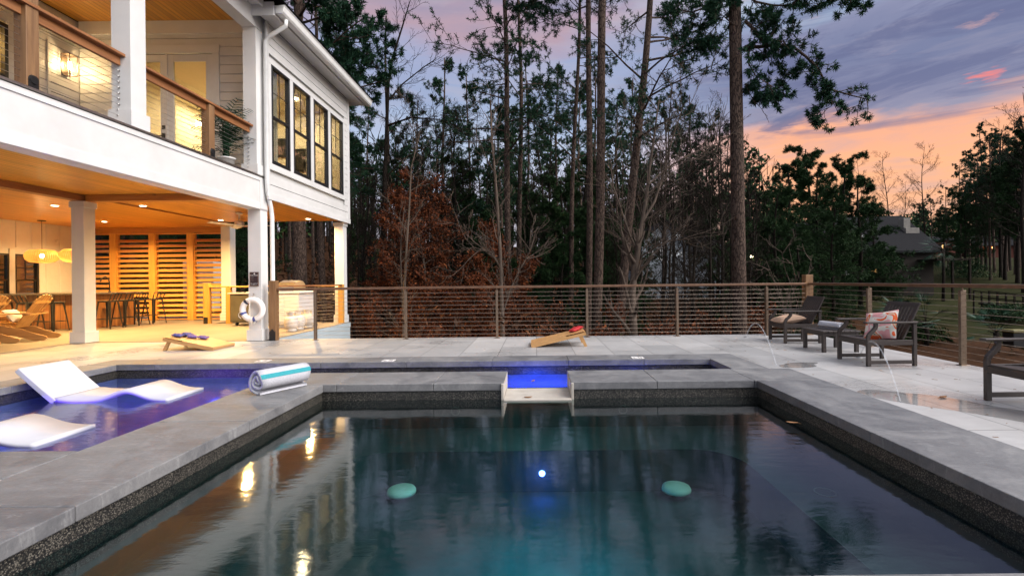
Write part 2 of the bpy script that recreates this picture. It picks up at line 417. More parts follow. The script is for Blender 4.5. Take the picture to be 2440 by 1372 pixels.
def torus(mb, c, Rr, r, n=40, m=14, axis='y', a0=0, a1=2*pi, inflate=1):
    vs = []; fs = []; full = abs(a1-a0-2*pi) < 1e-6; cnt = n if full else n+1
    for i in range(cnt):
        t = a0 + (a1-a0)*i/n
        for k in range(m):
            u = 2*pi*k/m; rr = Rr + r*inflate*cos(u); h = r*inflate*sin(u)
            vs.append((c[0]+rr*cos(t), c[1]+h, c[2]+rr*sin(t)) if axis == 'y' else (c[0]+rr*cos(t), c[1]+rr*sin(t), c[2]+h))
    for i in range(n):
        for k in range(m):
            j = (i+1) % cnt
            fs.append((i*m+k, i*m+(k+1) % m, j*m+(k+1) % m, j*m+k))
    return mb.add(vs, fs, True)
# ================================================================== SETTING: deck, patio, ground, pools
SPX0, SPX1, SPY0, SPY1 = -2.42, 2.49, 1.835, 5.43
holes = [(-6.45, 2.95, 6.1, 7.36), (-6.45, -3.17, 2.87, 6.1), (-3.17, 3.2, 1.3, 6.1)]
mb = MB()
xs = sorted({-16, 5.6} | {h[0] for h in holes} | {h[1] for h in holes}); ys = sorted({-4, 9.9} | {h[2] for h in holes} | {h[3] for h in holes})
for i in range(len(xs)-1):
    for j in range(len(ys)-1):
        cx, cy = (xs[i]+xs[i+1])/2, (ys[j]+ys[j+1])/2
        if any(h[0] < cx < h[1] and h[2] < cy < h[3] for h in holes): continue
        mb.add([(xs[i],ys[j],0),(xs[i+1],ys[j],0),(xs[i+1],ys[j+1],0),(xs[i],ys[j+1],0)], [(0,1,2,3)])
mb.add([(5.6,-4,0),(5.6,9.9,0),(5.6,9.9,-.14),(5.6,-4,-.14)], [(0,3,2,1)])
mb.add([(5.6,9.9,0),(-5.36,9.9,0),(-5.36,9.9,-.14),(5.6,9.9,-.14)], [(0,3,2,1)])
tag(mb.build('pool_deck', 'paver'), kind='structure')
mb = MB(); mb.box(5.42, 5.58, -4, 9.74, -3.6, -.14); mb.box(-5.3, 5.58, 9.74, 9.88, -3.6, -.14); mb.box(-16, 5.58, -3.98, -3.8, -3.6, -.14)
tag(mb.build('retaining_wall', 'conc'), 'concrete wall carrying the edge of the pool deck', 'wall')
mb = MB()
mb.box(-16, -5.38, 9.62, 13.96, -.12, .010); mb.box(-16, -9.3, 13.96, 18.5, -.12, .010); mb.box(-16, -9.1, 2.5, 9.62, .002, .010)
tag(mb.build('patio_floor', 'patio'), kind='structure')

# terrain
rt = random.Random(5)
def sst(a, b, x):
    t = max(0, min(1, (x-a)/(b-a))); return t*t*(3-2*t)
def gz(x, y):
    z = -2.9 + .35*sin(x*.13+1)*cos(y*.11) + .12*sin(x*.5)*sin(y*.43)
    z += sst(14, 95, y)*(10.5 - 3.2*sst(0, 40, x)) + 4.0*sst(-8, -60, x)*sst(10, 30, y)
    if x > 6: z += .5*sst(6, 16, x)*(1-sst(10, 30, y))
    return z
mb = MB()
gx = [-400,-250,-160,-110,-80] + [-64+3*i for i in range(45)] + [80,100,130,180,260,400]
gy = [-300,-160,-80,-40,-20,-8] + [0+3*i for i in range(38)] + [120,140,170,220,300,420]
vs = [(x, y, gz(x, y)) for y in gy for x in gx]; w = len(gx)
mb.add(vs, [(j*w+i, j*w+i+1, (j+1)*w+i+1, (j+1)*w+i) for j in range(len(gy)-1) for i in range(w-1)], True)
tag(mb.build('ground', 'ground'), kind='structure')

# coping helper
rc = random.Random(3)
def coping(mb, x0, x1, y0, y1, along, unit=1.05, z0=-.078, z1=.006, first=None):
    a, b = (x0, x1) if along == 'x' else (y0, y1)
    cuts = [a]; p = a + (first or unit*rc.uniform(.75, 1))
    while p < b - unit*.45: cuts.append(p); p += unit*rc.uniform(.9, 1.1)
    cuts.append(b)
    for c0, c1 in zip(cuts, cuts[1:]):
        g0 = .0022 if c0 != a else .001; g1 = .0022 if c1 != b else .001
        t = rc.uniform(-.0012, .0012)
        if along == 'x': mb.box(c0+g0, c1-g1, y0, y1, z0, z1+t)
        else: mb.box(x0, x1, c0+g0, c1-g1, z0, z1+t)

def walls(mbp, mbs, pts, zt, zm, zb):
    """inward basin walls for a closed ccw outline: pebble band above, plaster below"""
    n = len(pts)
    for i in range(n):
        (ax, ay), (bx, by) = pts[i], pts[(i+1) % n]
        if (ax, ay) == (-3.17, 6.1):
            for u, v in ((ax, -.372), (.382, bx)): mbp.add([(u,ay,zm),(v,ay,zm),(v,ay,zt),(u,ay,zt)], [(3,2,1,0)])
        else: mbp.add([(ax,ay,zm),(bx,by,zm),(bx,by,zt),(ax,ay,zt)], [(3,2,1,0)])
        mbs.add([(ax,ay,zb),(bx,by,zb),(bx,by,zm),(ax,ay,zm)], [(3,2,1,0)])
WZ = -.18
pool = thing('swimming_pool', 'dark lined swimming pool with blue lights running behind and left of the spa', 'swimming pool', (-1.5, 6.5, -.2))
o = MB()
coping(o, -6.45, 2.95, 6.91, 7.36, 'x', 1.2); coping(o, -6.45, -6.01, 3.34, 6.905, 'y', 1.1)
coping(o, -6.45, -3.18, 2.87, 3.34, 'x', .95); coping(o, 2.48, 2.95, 6.105, 6.905, 'y', .8)
o.build('coping', 'coping', pool, .006, 2)
pp, pq = MB(), MB()
walls(pp, pq, [(-6.03,3.32),(-3.17,3.32),(-3.17,6.1),(2.5,6.1),(2.5,6.93),(-6.03,6.93)], -.078, -.2, -1.4)
pq.add([(-6.03,3.32,-1.4),(-3.17,3.32,-1.4),(-3.17,6.93,-1.4),(-6.03,6.93,-1.4)], [(0,1,2,3)])
pq.add([(-3.17,6.1,-1.4),(2.5,6.1,-1.4),(2.5,6.93,-1.4),(-3.17,6.93,-1.4)], [(0,1,2,3)])
pp.build('tile_band', 'pebble', pool); pq.build('basin', 'pplaster', pool)
for (lx, ly, ax) in ((-6.02, 4.6, 'x'), (-.4, 6.92, 'y'), (-4.6, 6.92, 'y')):
    l = MB(); l.lathe([(0,0),(.09,0),(.1,.012 if ax == 'x' else -.012),(0,.015 if ax == 'x' else -.015)], (lx, ly, -.62), 20, True, ax)
    l.build('pool_light', 'poollight', pool)
# depth marker tiles set in the far coping
for (a, b) in ((627, 861.5), (926, 860.5), (1519, 853.5)):
    p = G(a, b)
    t = thing('depth_marker', {627: 'small white depth marker tile behind the rolled towel', 926: 'small white depth marker tile on the far coping left of the spillway', 1519: 'small white depth marker tile on the far coping right of the spillway'}[a], 'marker tile', (p.x, p.y, .008), 'depth markers in the far coping')
    MB().box(p.x-.085, p.x+.085, p.y-.085, p.y+.085, .0085, .0125).build('tile', 'signw', t)
    k = MB()
    k.box(p.x-.06, p.x-.01, p.y-.05, p.y-.035, .0125, .0135); k.box(p.x+.01, p.x+.025, p.y-.05, p.y+.05, .0125, .0135); k.box(p.x+.04, p.x+.06, p.y-.05, p.y+.03, .0125, .0135); k.box(p.x-.06, p.x-.045, p.y-.03, p.y+.02, .0125, .0135)
    k.build('numeral', 'black', t)

spa = thing('spa', 'large square dark spa with wide bluestone coping in front of the pool', 'spa', (0, 3.6, -.2))
o = MB()
coping(o, -3.17, -2.395, 1.3, 5.405, 'y', 1.55, first=1.2); coping(o, 2.465, 3.2, 1.3, 5.405, 'y', 1.5, first=.9); coping(o, -2.39, 2.46, 1.3, 1.86, 'x', 1.2)
coping(o, -3.17, -.372, 5.41, 6.12, 'x', 1.0); coping(o, .382, 3.2, 5.41, 6.12, 'x', 1.0)
o.build('coping', 'coping', spa, .006, 2)
pp, pq = MB(), MB()
pts = [(SPX0,SPY0),(SPX1,SPY0),(SPX1,SPY1),(.38,SPY1)]
for (ax, ay), (bx, by) in (((SPX0,SPY0),(SPX1,SPY0)),((SPX1,SPY0),(SPX1,SPY1)),((SPX1,SPY1),(.41,SPY1)),((-.40,SPY1),(SPX0,SPY1)),((SPX0,SPY1),(SPX0,SPY0))):
    pp.add([(ax,ay,-.34),(bx,by,-.34),(bx,by,-.078),(ax,ay,-.078)], [(3,2,1,0)])
for (ax, ay), (bx, by) in (((SPX0,SPY0),(SPX1,SPY0)),((SPX1,SPY0),(SPX1,SPY1)),((SPX1,SPY1),(SPX0,SPY1)),((SPX0,SPY1),(SPX0,SPY0))):
    pq.add([(ax,ay,-.9),(bx,by,-.9),(bx,by,-.34),(ax,ay,-.34)], [(3,2,1,0)])
pq.add([(-.40,SPY1,-.34),(.41,SPY1,-.34),(.41,SPY1,-.2),(-.40,SPY1,-.2)], [(0,1,2,3)])
pq.add([(SPX0,SPY0,-.9),(SPX1,SPY0,-.9),(SPX1,SPY1,-.9),(SPX0,SPY1,-.9)], [(0,1,2,3)])
pp.build('tile_band', 'pebble', spa); pq.build('basin', 'plaster', spa)
# bench with rounded inner corners
bx0, bx1, by0, by1, rr = SPX0+.62, SPX1-.62, SPY0-.1, 4.68, .42
inner = [(bx0, by0)] + [(bx0+rr-rr*cos(t), by1-rr+rr*sin(t)) for t in [pi/2*i/8 for i in range(9)]] + [(bx1-rr+rr*sin(t), by1-rr+rr*cos(t)) for t in [pi/2*i/8 for i in range(9)]] + [(bx1, by0)]
outer = []
for (x, y) in inner:
    ox = SPX0 if x < -.9 and y < by1-.02 else (SPX1 if x > .95 and y < by1-.02 else x)
    outer.append((ox, y if ox != x else SPY1))
k = MB(); n = len(inner); i1 = 1
# top strips: left, right, far
zt = -.5
def poly(pts_, z): k.add([(x, y, z) for x, y in pts_], [tuple(range(len(pts_)))])
half = n//2
poly([(SPX0,SPY0),(bx0,SPY0)] + inner[1:10] + [(inner[9][0], SPY1), (SPX0, SPY1)], zt)
poly([(inner[9][0], by1), (inner[10][0], by1), (inner[10][0], SPY1), (inner[9][0], SPY1)], zt)
poly([(bx1, SPY0), (SPX1, SPY0), (SPX1, SPY1), (inner[10][0], SPY1)] + inner[10:19], zt)
for a, b in zip(inner, inner[1:]):
    k.add([(a[0],a[1],zt),(b[0],b[1],zt),(b[0],b[1],-.9),(a[0],a[1],-.9)], [(0,1,2,3)])
k.build('bench', 'plaster', spa, fix=True)
for px_, py_ in ((958, 1156), (1610, 1150)):
    p = G(px_, py_, -.78)
    d = MB(); d.lathe([(.001,.035),(.09,.032),(.125,.02),(.135,0),(.135,-.02),(0.001,-.02)], (p.x, p.y-.02, -.82), 28)
    d.build('drain_cover', 'drainm', spa)
for px_, py_, ax in ((1085, 977, 'y'), (1484, 973, 'y')):
    p = G(px_, py_, -.3); d = MB(); torus(d, (p.x, 5.425, -.31), .045, .006, 24, 6, 'y'); d.build('return_fitting', 'conc', spa)
for (x, y) in ((2.2, 3.7),):
    d = MB(); torus(d, (x, y, -.497), .075, .008, 24, 6, 'z'); d.build('return_fitting', 'conc', spa)
d = MB(); d.lathe([(.0, -.03),(.02,-.02),(.026,-.012),(.03,0)], (.04, by1, -.72), 20, True, 'y'); d.build('spa_light', 'spalight', spa)
d = MB(); d.box(-.37, .38, 5.33, 5.90, -.21, -.165); d.box(-.37, .38, 5.901, 6.12, -.5, -.3); d.build('spillway', 'stone_jamb', spa, .004)
d = MB(); d.box(-.40, -.372, 5.38, 6.105, -.24, -.0); d.build('spillway_jamb', 'stone_jamb', spa, .003)
d = MB(); d.box(.382, .41, 5.38, 6.105, -.24, -.0); d.build('spillway_jamb', 'stone_jamb', spa, .003)
M['pwater'] = water('pool_water', (.7,.75,.95), .035, .18); M['swater'] = water('spa_water', (.30,.50,.50), .06, .06, 2.1)
tag(MB().add([(SPX0,SPY0,WZ),(SPX1,SPY0,WZ),(SPX1,SPY1,WZ),(SPX0,SPY1,WZ)], [(0,1,2,3)]).build('spa_water', 'swater'), kind='structure')
w_ = MB(); w_.add([(-6.03,3.32,WZ),(-3.17,3.32,WZ),(-3.17,6.1,WZ),(-3.17,6.93,WZ),(-6.03,6.93,WZ)], [(0,1,2,3,4)]); w_.add([(-.372,5.9,WZ),(.382,5.9,WZ),(.382,6.1,WZ),(-.372,6.1,WZ)], [(0,1,2,3)]); w_.add([(-3.17,6.1,WZ),(2.5,6.1,WZ),(2.5,6.93,WZ),(-3.17,6.93,WZ)], [(0,1,2,3)])
tag(w_.build('pool_water', 'pwater'), kind='structure')
lamp('spa_glow', 'POINT', (.04, 4.5, -.74), (.06,.12,1), 2.2, .04, parent=spa)
lamp('spa_floor_fill', 'AREA', (0, 3.2, -.3), (.01,.34,.52), 19, 1.2, parent=spa)  # added teal fill hung in the water, no fixture there
lamp('spa_bench_fill', 'AREA', (0, 5.05, -.26), (.05,.42,.5), 1.5, 1.2, parent=spa)  # second added fill, brightens the bench top without a fixture
lamp('pool_glow', 'AREA', (-5.93, 4.7, -.42), (.20,.04,1), 36, .3, (0, R(-50), 0), parent=pool)
lamp('pool_glow', 'AREA', (0, 6.18, -.5), (0,.07,1), 30, .4, (R(42), 0, 0), parent=pool)
lamp('pool_glow', 'AREA', (1.5, 6.18, -.5), (0,.07,1), 8, .4, (R(42), 0, 0), parent=pool)
lamp('pool_glow', 'AREA', (-4.4, 6.0, -.3), (.2,.05,1), 3, .5, parent=pool)

# ================================================================== HOUSE
house = thing('house', 'white two storey lake house with wood ceilings, balcony and covered patio', 'house', (-8, 12, 0))
FX = -5.48
def hp(name, mat, bev=0, **kw): return lambda m: m.build(name, mat, house, bev, **kw)
def column(x0, x1, y0, y1, z0, z1, base=.22, cap=.12, bo=.03):
    m = MB(); m.box(x0, x1, y0, y1, z0+base, z1-cap); m.box(x0-bo, x1+bo, y0-bo, y1+bo, z0, z0+base)
    if cap: m.box(x0-bo*.8, x1+bo*.8, y0-bo*.8, y1+bo*.8, z1-cap, z1)
    return m.build('column', 'trim', house, .004)
column(-5.73, FX, 9.62, 9.87, 0.01, 2.64, cap=.001)
column(-9.14, -8.89, 9.5, 9.75, 0.01, 2.80)
column(-5.70, -5.45, 13.68, 13.93, .01, 2.85, cap=.1)
column(-9.78, -9.5, 15.0, 15.28, .01, 2.93, cap=.001)
column(FX-.26, FX, 6.56, 6.82, 3.3, 6.2, cap=.001)
column(FX-.26, FX, 9.52, 9.85, 3.3, 6.2, cap=.001, base=.2)
# lower fascia (edge of balcony)
m = MB(); m.box(FX-.05, FX, 2.5, 9.86, 2.62, 3.27); m.build('fascia_board', 'white', house, .003)
m = MB(); m.box(FX+.001, FX+.016, 2.5, 9.60, 3.19, 3.262); m.box(FX+.001, FX+.016, 2.5, 9.60, 2.622, 2.76); m.box(FX+.001, FX+.016, 9.605, 9.86, 2.622, 3.262); m.build('fascia_trim', 'trim', house, .002)
m = MB(); m.box(FX-.06, FX+.035, 2.5, 9.88, 3.272, 3.30); m.build('drip_edge', 'steel', house, .003)
m = MB(); m.box(-9.6, FX-.06, 2.5, 10.18, 3.1, 3.295); m.build('balcony_floor', 'conc', house)
m = MB(); m.box(-5.73, -5.532, 2.5, 9.6, 2.622, 2.925); m.build('edge_beam', 'trim', house)
# lower ceiling, wood
m = MB(); m.box(-16, -5.735, 2.5, 9.86, 2.93, 3.0); m.box(-16, -5.40, 9.865, 13.99, 2.93, 3.0); m.box(-16, -9.5, 13.991, 15.6, 2.93, 3.0); m.build('porch_ceiling', 'ceil', house)
m = MB(); m.box(-8.88, -5.735, 9.52, 9.72, 2.80, 2.928); m.build('ceiling_beam', 'beamw', house, .004)
m = MB(); m.box(-9.13, -8.91, 2.5, 9.74, 2.805, 2.929); m.build('ceiling_beam', M['railw'], house, .004)
m = MB(); m.box(-9.04, -9.0, 9.76, 15.25, 2.90, 2.929); m.build('ceiling_seam', M['railw'], house)
# wing: lap siding wall X=-5.35, Y 9.87..13.95
WX = -5.38
wins = [(9.79+.08, 10.60), (10.76, 11.57), (11.75, 12.55), (12.72, 13.52)]
z = 2.98; m = MB(); zs = []
m2 = MB()
while z < 6.42:
    z1 = min(z+.178, 6.42)
    if z1 <= 3.46 or z >= 5.74: m.box(WX-.03, WX, 9.78, 13.86, z, z1-.012)
    else: m.box(WX-.03, WX, 13.66, 13.86, z, z1-.012)
    z += .178
m.build('wall_siding', 'white', house, .002)
m = MB(); m.box(WX-.09, WX-.05, 9.78, 13.83, 2.9, 3.5); m.box(WX-.09, WX-.05, 9.78, 13.83, 5.70, 6.42); m.box(WX-.09, WX-.05, 13.6, 13.83, 3.5, 5.7)
m.build('wall_sheathing', 'white', house)
m = MB()
m.box(WX-.02, WX+.012, 9.80, 13.66, 5.625, 5.735); m.box(WX-.02, WX+.012, 9.80, 13.66, 3.465, 3.595)
for a, b in ((9.80, 9.868), (10.602, 10.758), (11.572, 11.748), (12.552, 12.718), (13.522, 13.66)): m.box(WX-.02, WX+.012, a, b, 3.596, 5.624)
m.box(WX-.01, WX+.02, 13.86, 13.98, 2.98, 6.42); m.box(WX-.01, WX+.02, 9.70, 9.775, 2.9, 6.42)
m.box(WX-.02, WX+.022, 9.72, 14.0, 2.84, 2.975); m.build('wall_trim', 'trim', house, .003)
def window(y0, y1, x, z0, z1, hung=True, sx=1, grid=True):
    """window on a wall whose normal is +X"""
    fr = MB(); t = .045; d0, d1 = x-.07, x+.022
    fr.box(d0, d1, y0, y0+t, z0, z1); fr.box(d0, d1, y1-t, y1, z0, z1); fr.box(d0, d1, y0+t, y1-t, z0, z0+t); fr.box(d0, d1, y0+t, y1-t, z1-t, z1)
    zm = z0 + (z1-z0)*.48
    if hung: fr.box(x-.05, x+.012, y0+t, y1-t, zm-.025, zm+.025)
    # lower sash inset frame
    if hung:
        s = .035; fr.box(x-.05, x-.01, y0+t, y0+t+s, z0+t, zm-.025); fr.box(x-.05, x-.01, y1-t-s, y1-t, z0+t, zm-.025); fr.box(x-.05, x-.01, y0+t+s, y1-t-s, z0+t, z0+t+s)
    w = fr.build('window', 'black', house, .002)
    g = MB(); g.box(x-.036, x-.03, y0+t, y1-t, z0+t, z1-t); g.build('pane', 'glass', w)
    if grid:
        k = MB(); yc = (y0+y1)/2; zc = (zm+.025+z1-t)/2
        k.box(x-.03, x-.016, yc-.007, yc+.007, zm+.026, z1-t); k.box(x-.0295, x-.0165, y0+t, yc-.0075, zc-.007, zc+.007); k.box(x-.0295, x-.0165, yc+.0075, y1-t, zc-.007, zc+.007)
        k.build('muntin', 'black', w)
    return w
for a, b in wins: window(a, b, WX, 3.6, 5.62)
# wing end wall, back walls, room interior
m = MB(); m.box(-9.9, WX-.05, 13.84, 13.97, 3.01, 6.42); m.build('outer_wall', 'white', house)
m = MB(); m.box(-16, -9.9, 13.84, 13.97, 3.01, 6.42); m.build('outer_wall', 'white', house)
m = MB(); m.box(-9.5, WX-.08, 13.74, 13.835, 3.3, 6.3); m.box(-9.5, -9.4, 10.33, 13.74, 3.3, 6.3); m.box(-9.4, WX-.08, 10.32, 13.74, 6.0, 6.05); m.build('room_wall', 'cream', house)
m = MB(); m.box(-9.4, WX-.08, 10.32, 13.74, 3.28, 3.36); m.build('room_floor', M['adir'], house)
for (x, y) in ((-6.3, 12.7), (-8.6, 13.2)):
    l = MB(); l.lathe([(0,-.012),(.085,-.012),(.095,0)], (x, y, 5.999), 20); l.build('room_light', 'lens', house)
    lamp('room_lamp', 'AREA', (x, y, 5.96), (1,.84,.58), 32, .35, (0,0,0), parent=house)
# items seen in the room: dark picture, cabinet
for (a, b, c_, d_, lab) in ((-7.65, -6.95, 4.72, 5.25, 'dark framed picture on the far wall seen through the first window'), (-6.85, -6.5, 4.3, 4.95, 'dark framed picture low on the far wall seen through the second window')):
    t = thing('framed_picture', lab, 'picture', ((a+b)/2, 13.73, (c_+d_)/2)); MB().box(a, b, 13.705, 13.738, c_, d_).build('frame', 'black', t, .004); MB().box(a+.05, b-.05, 13.70, 13.704, c_+.05, d_-.05).build('print', 'gun', t)
# downspout and gutter
m = MB()
p = [(-4.93,9.62,6.38),(-4.93,9.62,6.27),(-5.30,9.69,6.10),(-5.385,9.70,6.0),(-5.385,9.70,3.25),(-5.40,9.74,3.0),(-5.42,9.90,2.7),(-5.415,9.93,2.5),(-5.415,9.93,.12),(-5.30,9.86,.03)]
m.tube(p, .042, 10); m.box(-5.47, -5.39, 9.655, 9.745, 3.0, 3.03) if False else None
m.build('downspout', 'gutter', house)
m = MB(); gp = [(-5.02,6.40),(-5.0,6.395),(-4.90,6.40),(-4.87,6.44),(-4.85,6.54),(-4.83,6.56),(-4.865,6.565),(-5.02,6.55)]
m.prism(gp, 9.40, 14.45, 'y'); m.prism([(y_, z_) for y_, z_ in ((14.2,6.40),(14.38,6.40),(14.47,6.55),(14.2,6.55))], -5.03, -16, 'x'); m.build('gutter', 'gutter', house, .004, fix=True)
m = MB(); m.box(-5.04, WX-.0, 9.42, 14.3, 6.42, 6.47); m.box(-16, WX, 13.98, 14.3, 6.42, 6.47); m.build('soffit', 'white', house)
m = MB(); m.box(-5.05, -5.03, 9.41, 14.32, 6.36, 6.56); m.box(-5.5, -5.05, 9.39, 9.415, 6.36, 6.62); m.build('rake_board', 'trim', house)
# balcony eave
m = MB(); m.box(FX-.26, FX+.001, 2.5, 9.86, 6.203, 6.72); m.build('header_beam', 'trim', house, .003)
m = MB(); m.box(FX+.002, -5.28, 2.5, 9.38, 6.56, 6.62); m.box(-5.28, -5.24, 2.5, 9.385, 6.52, 6.72); m.build('eave_board', 'trim', house, .003)
m = MB(); m.box(-9.6, FX-.262, 2.5, 10.18, 6.70, 6.76); m.build('balcony_ceiling', 'ceil', house)
m = MB()
m.add([(-4.82,2.4,6.60),(-4.82,14.5,6.60),(-10.5,9,9.4),(-16,9,9.4),(-16,14.5,6.60),(-16,2.4,6.60),(-10.5,8,9.4)], [(0,1,2,6),(1,4,3,2),(0,6,3,5)])
m.add([(-4.82,2.4,6.57),(-4.82,14.5,6.57),(-16,14.5,6.57),(-16,2.4,6.57)], [(0,3,2,1)]) if False else None
m.build('roof', 'shingle', house)
# balcony back wall with door opening: Y=10.2
DX0, DX1, DZ = -8.72, -6.80, 6.0
m = MB(); z = 3.3
while z < 6.66:
    z1 = min(z+.19, 6.66)
    if z >= 6.1: m.box(-9.6, -5.5, 10.2, 10.23, z, z1-.012)
    else:
        m.box(-9.6, DX0-.16, 10.2, 10.23, z, z1-.012); m.box(DX1+.16, -5.5, 10.2, 10.23, z, z1-.012)
    z += .19
m.build('wall_siding', 'white', house, .002)
m = MB(); m.box(-9.6, DX0-.1, 10.232, 10.3, 3.3, 6.7); m.box(DX1+.1, -5.48, 10.232, 10.3, 3.3, 6.7); m.box(DX0-.1, DX1+.1, 10.232, 10.3, 6.1, 6.7); m.build('wall_sheathing', 'white', house)
m = MB(); m.box(-9.58, FX-.27, 10.16, 10.198, 6.42, 6.695); m.build('frieze_board', 'trim', house, .003)
m = MB(); m.box(DX0-.155, DX0-.01, 10.185, 10.24, 3.3, 6.02); m.box(DX1+.01, DX1+.155, 10.185, 10.24, 3.3, 6.02); m.box(DX0-.17, DX1+.17, 10.18, 10.24, 6.021, 6.19); m.build('door_casing', 'trim', house, .003)
xm = (DX0+DX1)/2
for (a, b) in ((DX0, xm-.005), (xm+.005, DX1)):
    m = MB(); st = .135
    m.box(a, a+st, 10.205, 10.25, 3.33, DZ); m.box(b-st, b, 10.205, 10.25, 3.33, DZ); m.box(a+st, b-st, 10.205, 10.25, 3.33, 3.6); m.box(a+st, b-st, 10.205, 10.25, DZ-.15, DZ)
    d = m.build('door', 'trim', house, .004)
    MB().box(a+st, b-st, 10.222, 10.228, 3.6, DZ-.15).build('pane', 'glass', d)
    if a == DX0:
        k = MB(); k.box(b-.10, b-.04, 10.19, 10.204, 4.20, 4.34); k.box(b-.10, b-.04, 10.19, 10.204, 4.42, 4.5); k.tube([(b-.07,10.19,4.27),(b-.07,10.15,4.27),(b-.2,10.15,4.27)], .01, 8); k.build('handle', 'black', d)
m = MB(); m.box(xm-.02, xm+.02, 10.19, 10.204, 3.33, DZ); m.build('astragal', 'trim', house, .003)
# sconce wall X=-9.6 with black framed door
m = MB(); z = 3.3
while z < 6.66:
    z1 = min(z+.19, 6.66)
    m.box(-9.63, -9.6, 9.06, 10.19, z, z1-.012)
    if z > 5.9: m.box(-9.63, -9.6, 2.5, 9.04, z, z1-.012)
    z += .19
m.build('wall_siding', 'white', house, .002)
m = MB(); m.box(-9.7, -9.632, 8.98, 10.3, 3.3, 6.7); m.box(-9.7, -9.632, 2.5, 8.98, 5.95, 6.7); m.box(-9.7, -9.632, 2.5, 7.4, 3.3, 5.95); m.build('wall_sheathing', 'white', house)
m = MB(); m.box(-9.66, -9.575, 8.8, 8.9, 3.3, 5.98); m.box(-9.66, -9.58, 9.52, 9.57, 3.3, 6.0); m.build('door_casing', 'trim', house, .003)
m = MB(); m.box(-9.66, -9.57, 8.74, 8.80, 3.32, 5.9); m.box(-9.66, -9.57, 7.5, 7.56, 3.32, 5.9); m.box(-9.66, -9.57, 7.56, 8.74, 5.84, 5.9); m.box(-9.66, -9.57, 7.56, 8.74, 4.95, 4.98)
d = m.build('door', 'black', house, .003); MB().box(-9.62, -9.614, 7.56, 8.74, 3.32, 5.84).build('pane', 'glass', d)
m = MB(); m.box(-12.5, -12.4, 6, 10.15, 3.3, 6.4); m.box(-12.4, -9.72, 10.05, 10.15, 3.3, 6.4); m.box(-12.4, -9.72, 6, 6.1, 3.3, 6.4); m.box(-12.4, -9.72, 6.1, 10.05, 6.2, 6.25); m.box(-12.4, -9.72, 6.1, 10.05, 3.25, 3.34); m.build('room_wall', 'cream', house)
lamp('room_lamp', 'AREA', (-11, 8, 6.1), (1,.6,.22), 38, .4, parent=house)
# lower left wall board and batten, X=-14.2
m = MB(); m.box(-14.3, -14.2, 2.5, 12.36, .01, 2.93); m.box(-14.3, -14.2, 13.78, 15.4, .01, 2.93); m.box(-14.3, -14.2, 12.36, 13.78, .01, .62); m.box(-14.3, -14.2, 12.36, 13.78, 2.02, 2.93); m.box(-14.3, -14.2, 13.03, 13.11, .62, 2.02); m.build('patio_wall', 'white', house)
m = MB()
for i in range(24):
    y = 6.0 + .4*i
    if y > 15.3: break
    lo = 2.2 if 12.3 < y < 13.85 else .15
    m.box(-14.2, -14.18, y-.02, y+.02, lo, 2.92)
m.box(-14.2, -14.175, 2.5, 15.3, 2.16, 2.2) ; m.box(-14.2, -14.17, 12.26, 12.36, .5, 2.15); m.box(-14.2, -14.17, 13.78, 13.88, .5, 2.15); m.box(-14.2, -14.17, 13.0, 13.14, .5, 2.15); m.build('batten', 'trim', house)
for (a, b) in ((12.37, 13.0), (13.14, 13.77)): window(a, b, -14.2, .64, 2.02)
m = MB(); m.box(-15.4, -15.3, 12, 14, 0, 2.9); m.build('room_wall', M['olive'], house)
# back louvre wall Y=15.3
LY = 15.3
def lx(px): return at(px, 660, LY).x
edges = [(lx(203), lx(266.5)), (lx(281.6), lx(359.7)), (lx(373.7), lx(450)), (lx(464.7), lx(542.8))]
m = MB()
ups = [(-14.19, edges[0][0]), (edges[0][1], edges[1][0]), (edges[1][1], edges[2][0]), (edges[2][1], edges[3][0]), (edges[3][1], -9.785)]
for a, b in ups:
    if b-a > .01: m.box(a+.001, b-.001, LY-.08, LY+.08, .012, 2.76)
m.build('screen_post', 'louvp', house, .004)
m = MB(); m.box(-14.19, -9.785, LY-.09, LY+.09, 2.761, 2.928); m.build('screen_header', 'beamw', house, .004)
rl = random.Random(8)
for i, (a, b) in enumerate(edges):
    m = MB(); t = .03
    m.box(a, a+t, LY-.05, LY+.05, .03, 2.755); m.box(b-t, b, LY-.05, LY+.05, .03, 2.755); m.box(a+t, b-t, LY-.05, LY+.05, 2.725, 2.755); m.box(a+t, b-t, LY-.05, LY+.05, .03, .06)
    if i == 0: m.box(a+t, b-t, LY-.06, LY+.05, 1.99, 2.05)
    zz = .17
    while zz < 2.66:
        if not (i == 0 and abs(zz-2.02) < .09):
            tw = rl.uniform(-.004, .004)
            m.bar((a+t, LY, zz+tw), (b-t, LY, zz-tw), .13, .02, (0, -.85, 1))
        zz += .157
    m.build('louvre_screen', 'louv', house)
# foundation siding wall
m = MB(); z = -3.2
while z < -.13:
    m.box(-5.44, -5.385, 9.9, 13.95, z, z+.195); z += .2
m.box(-5.44, -5.385, 9.9, 13.95, -.0, .0) if False else None
m.box(-5.50, -5.445, 9.9, 13.95, -3.2, -.13); m.build('foundation_wall', 'bluegrey', house)
m = MB(); m.box(-5.37, -5.30, 9.905, 13.98, -.16, -.005) if False else m.box(-5.40, -5.376, 9.91, 13.97, -.124, -.004); m.build('foundation_trim', 'bluegrey', house)
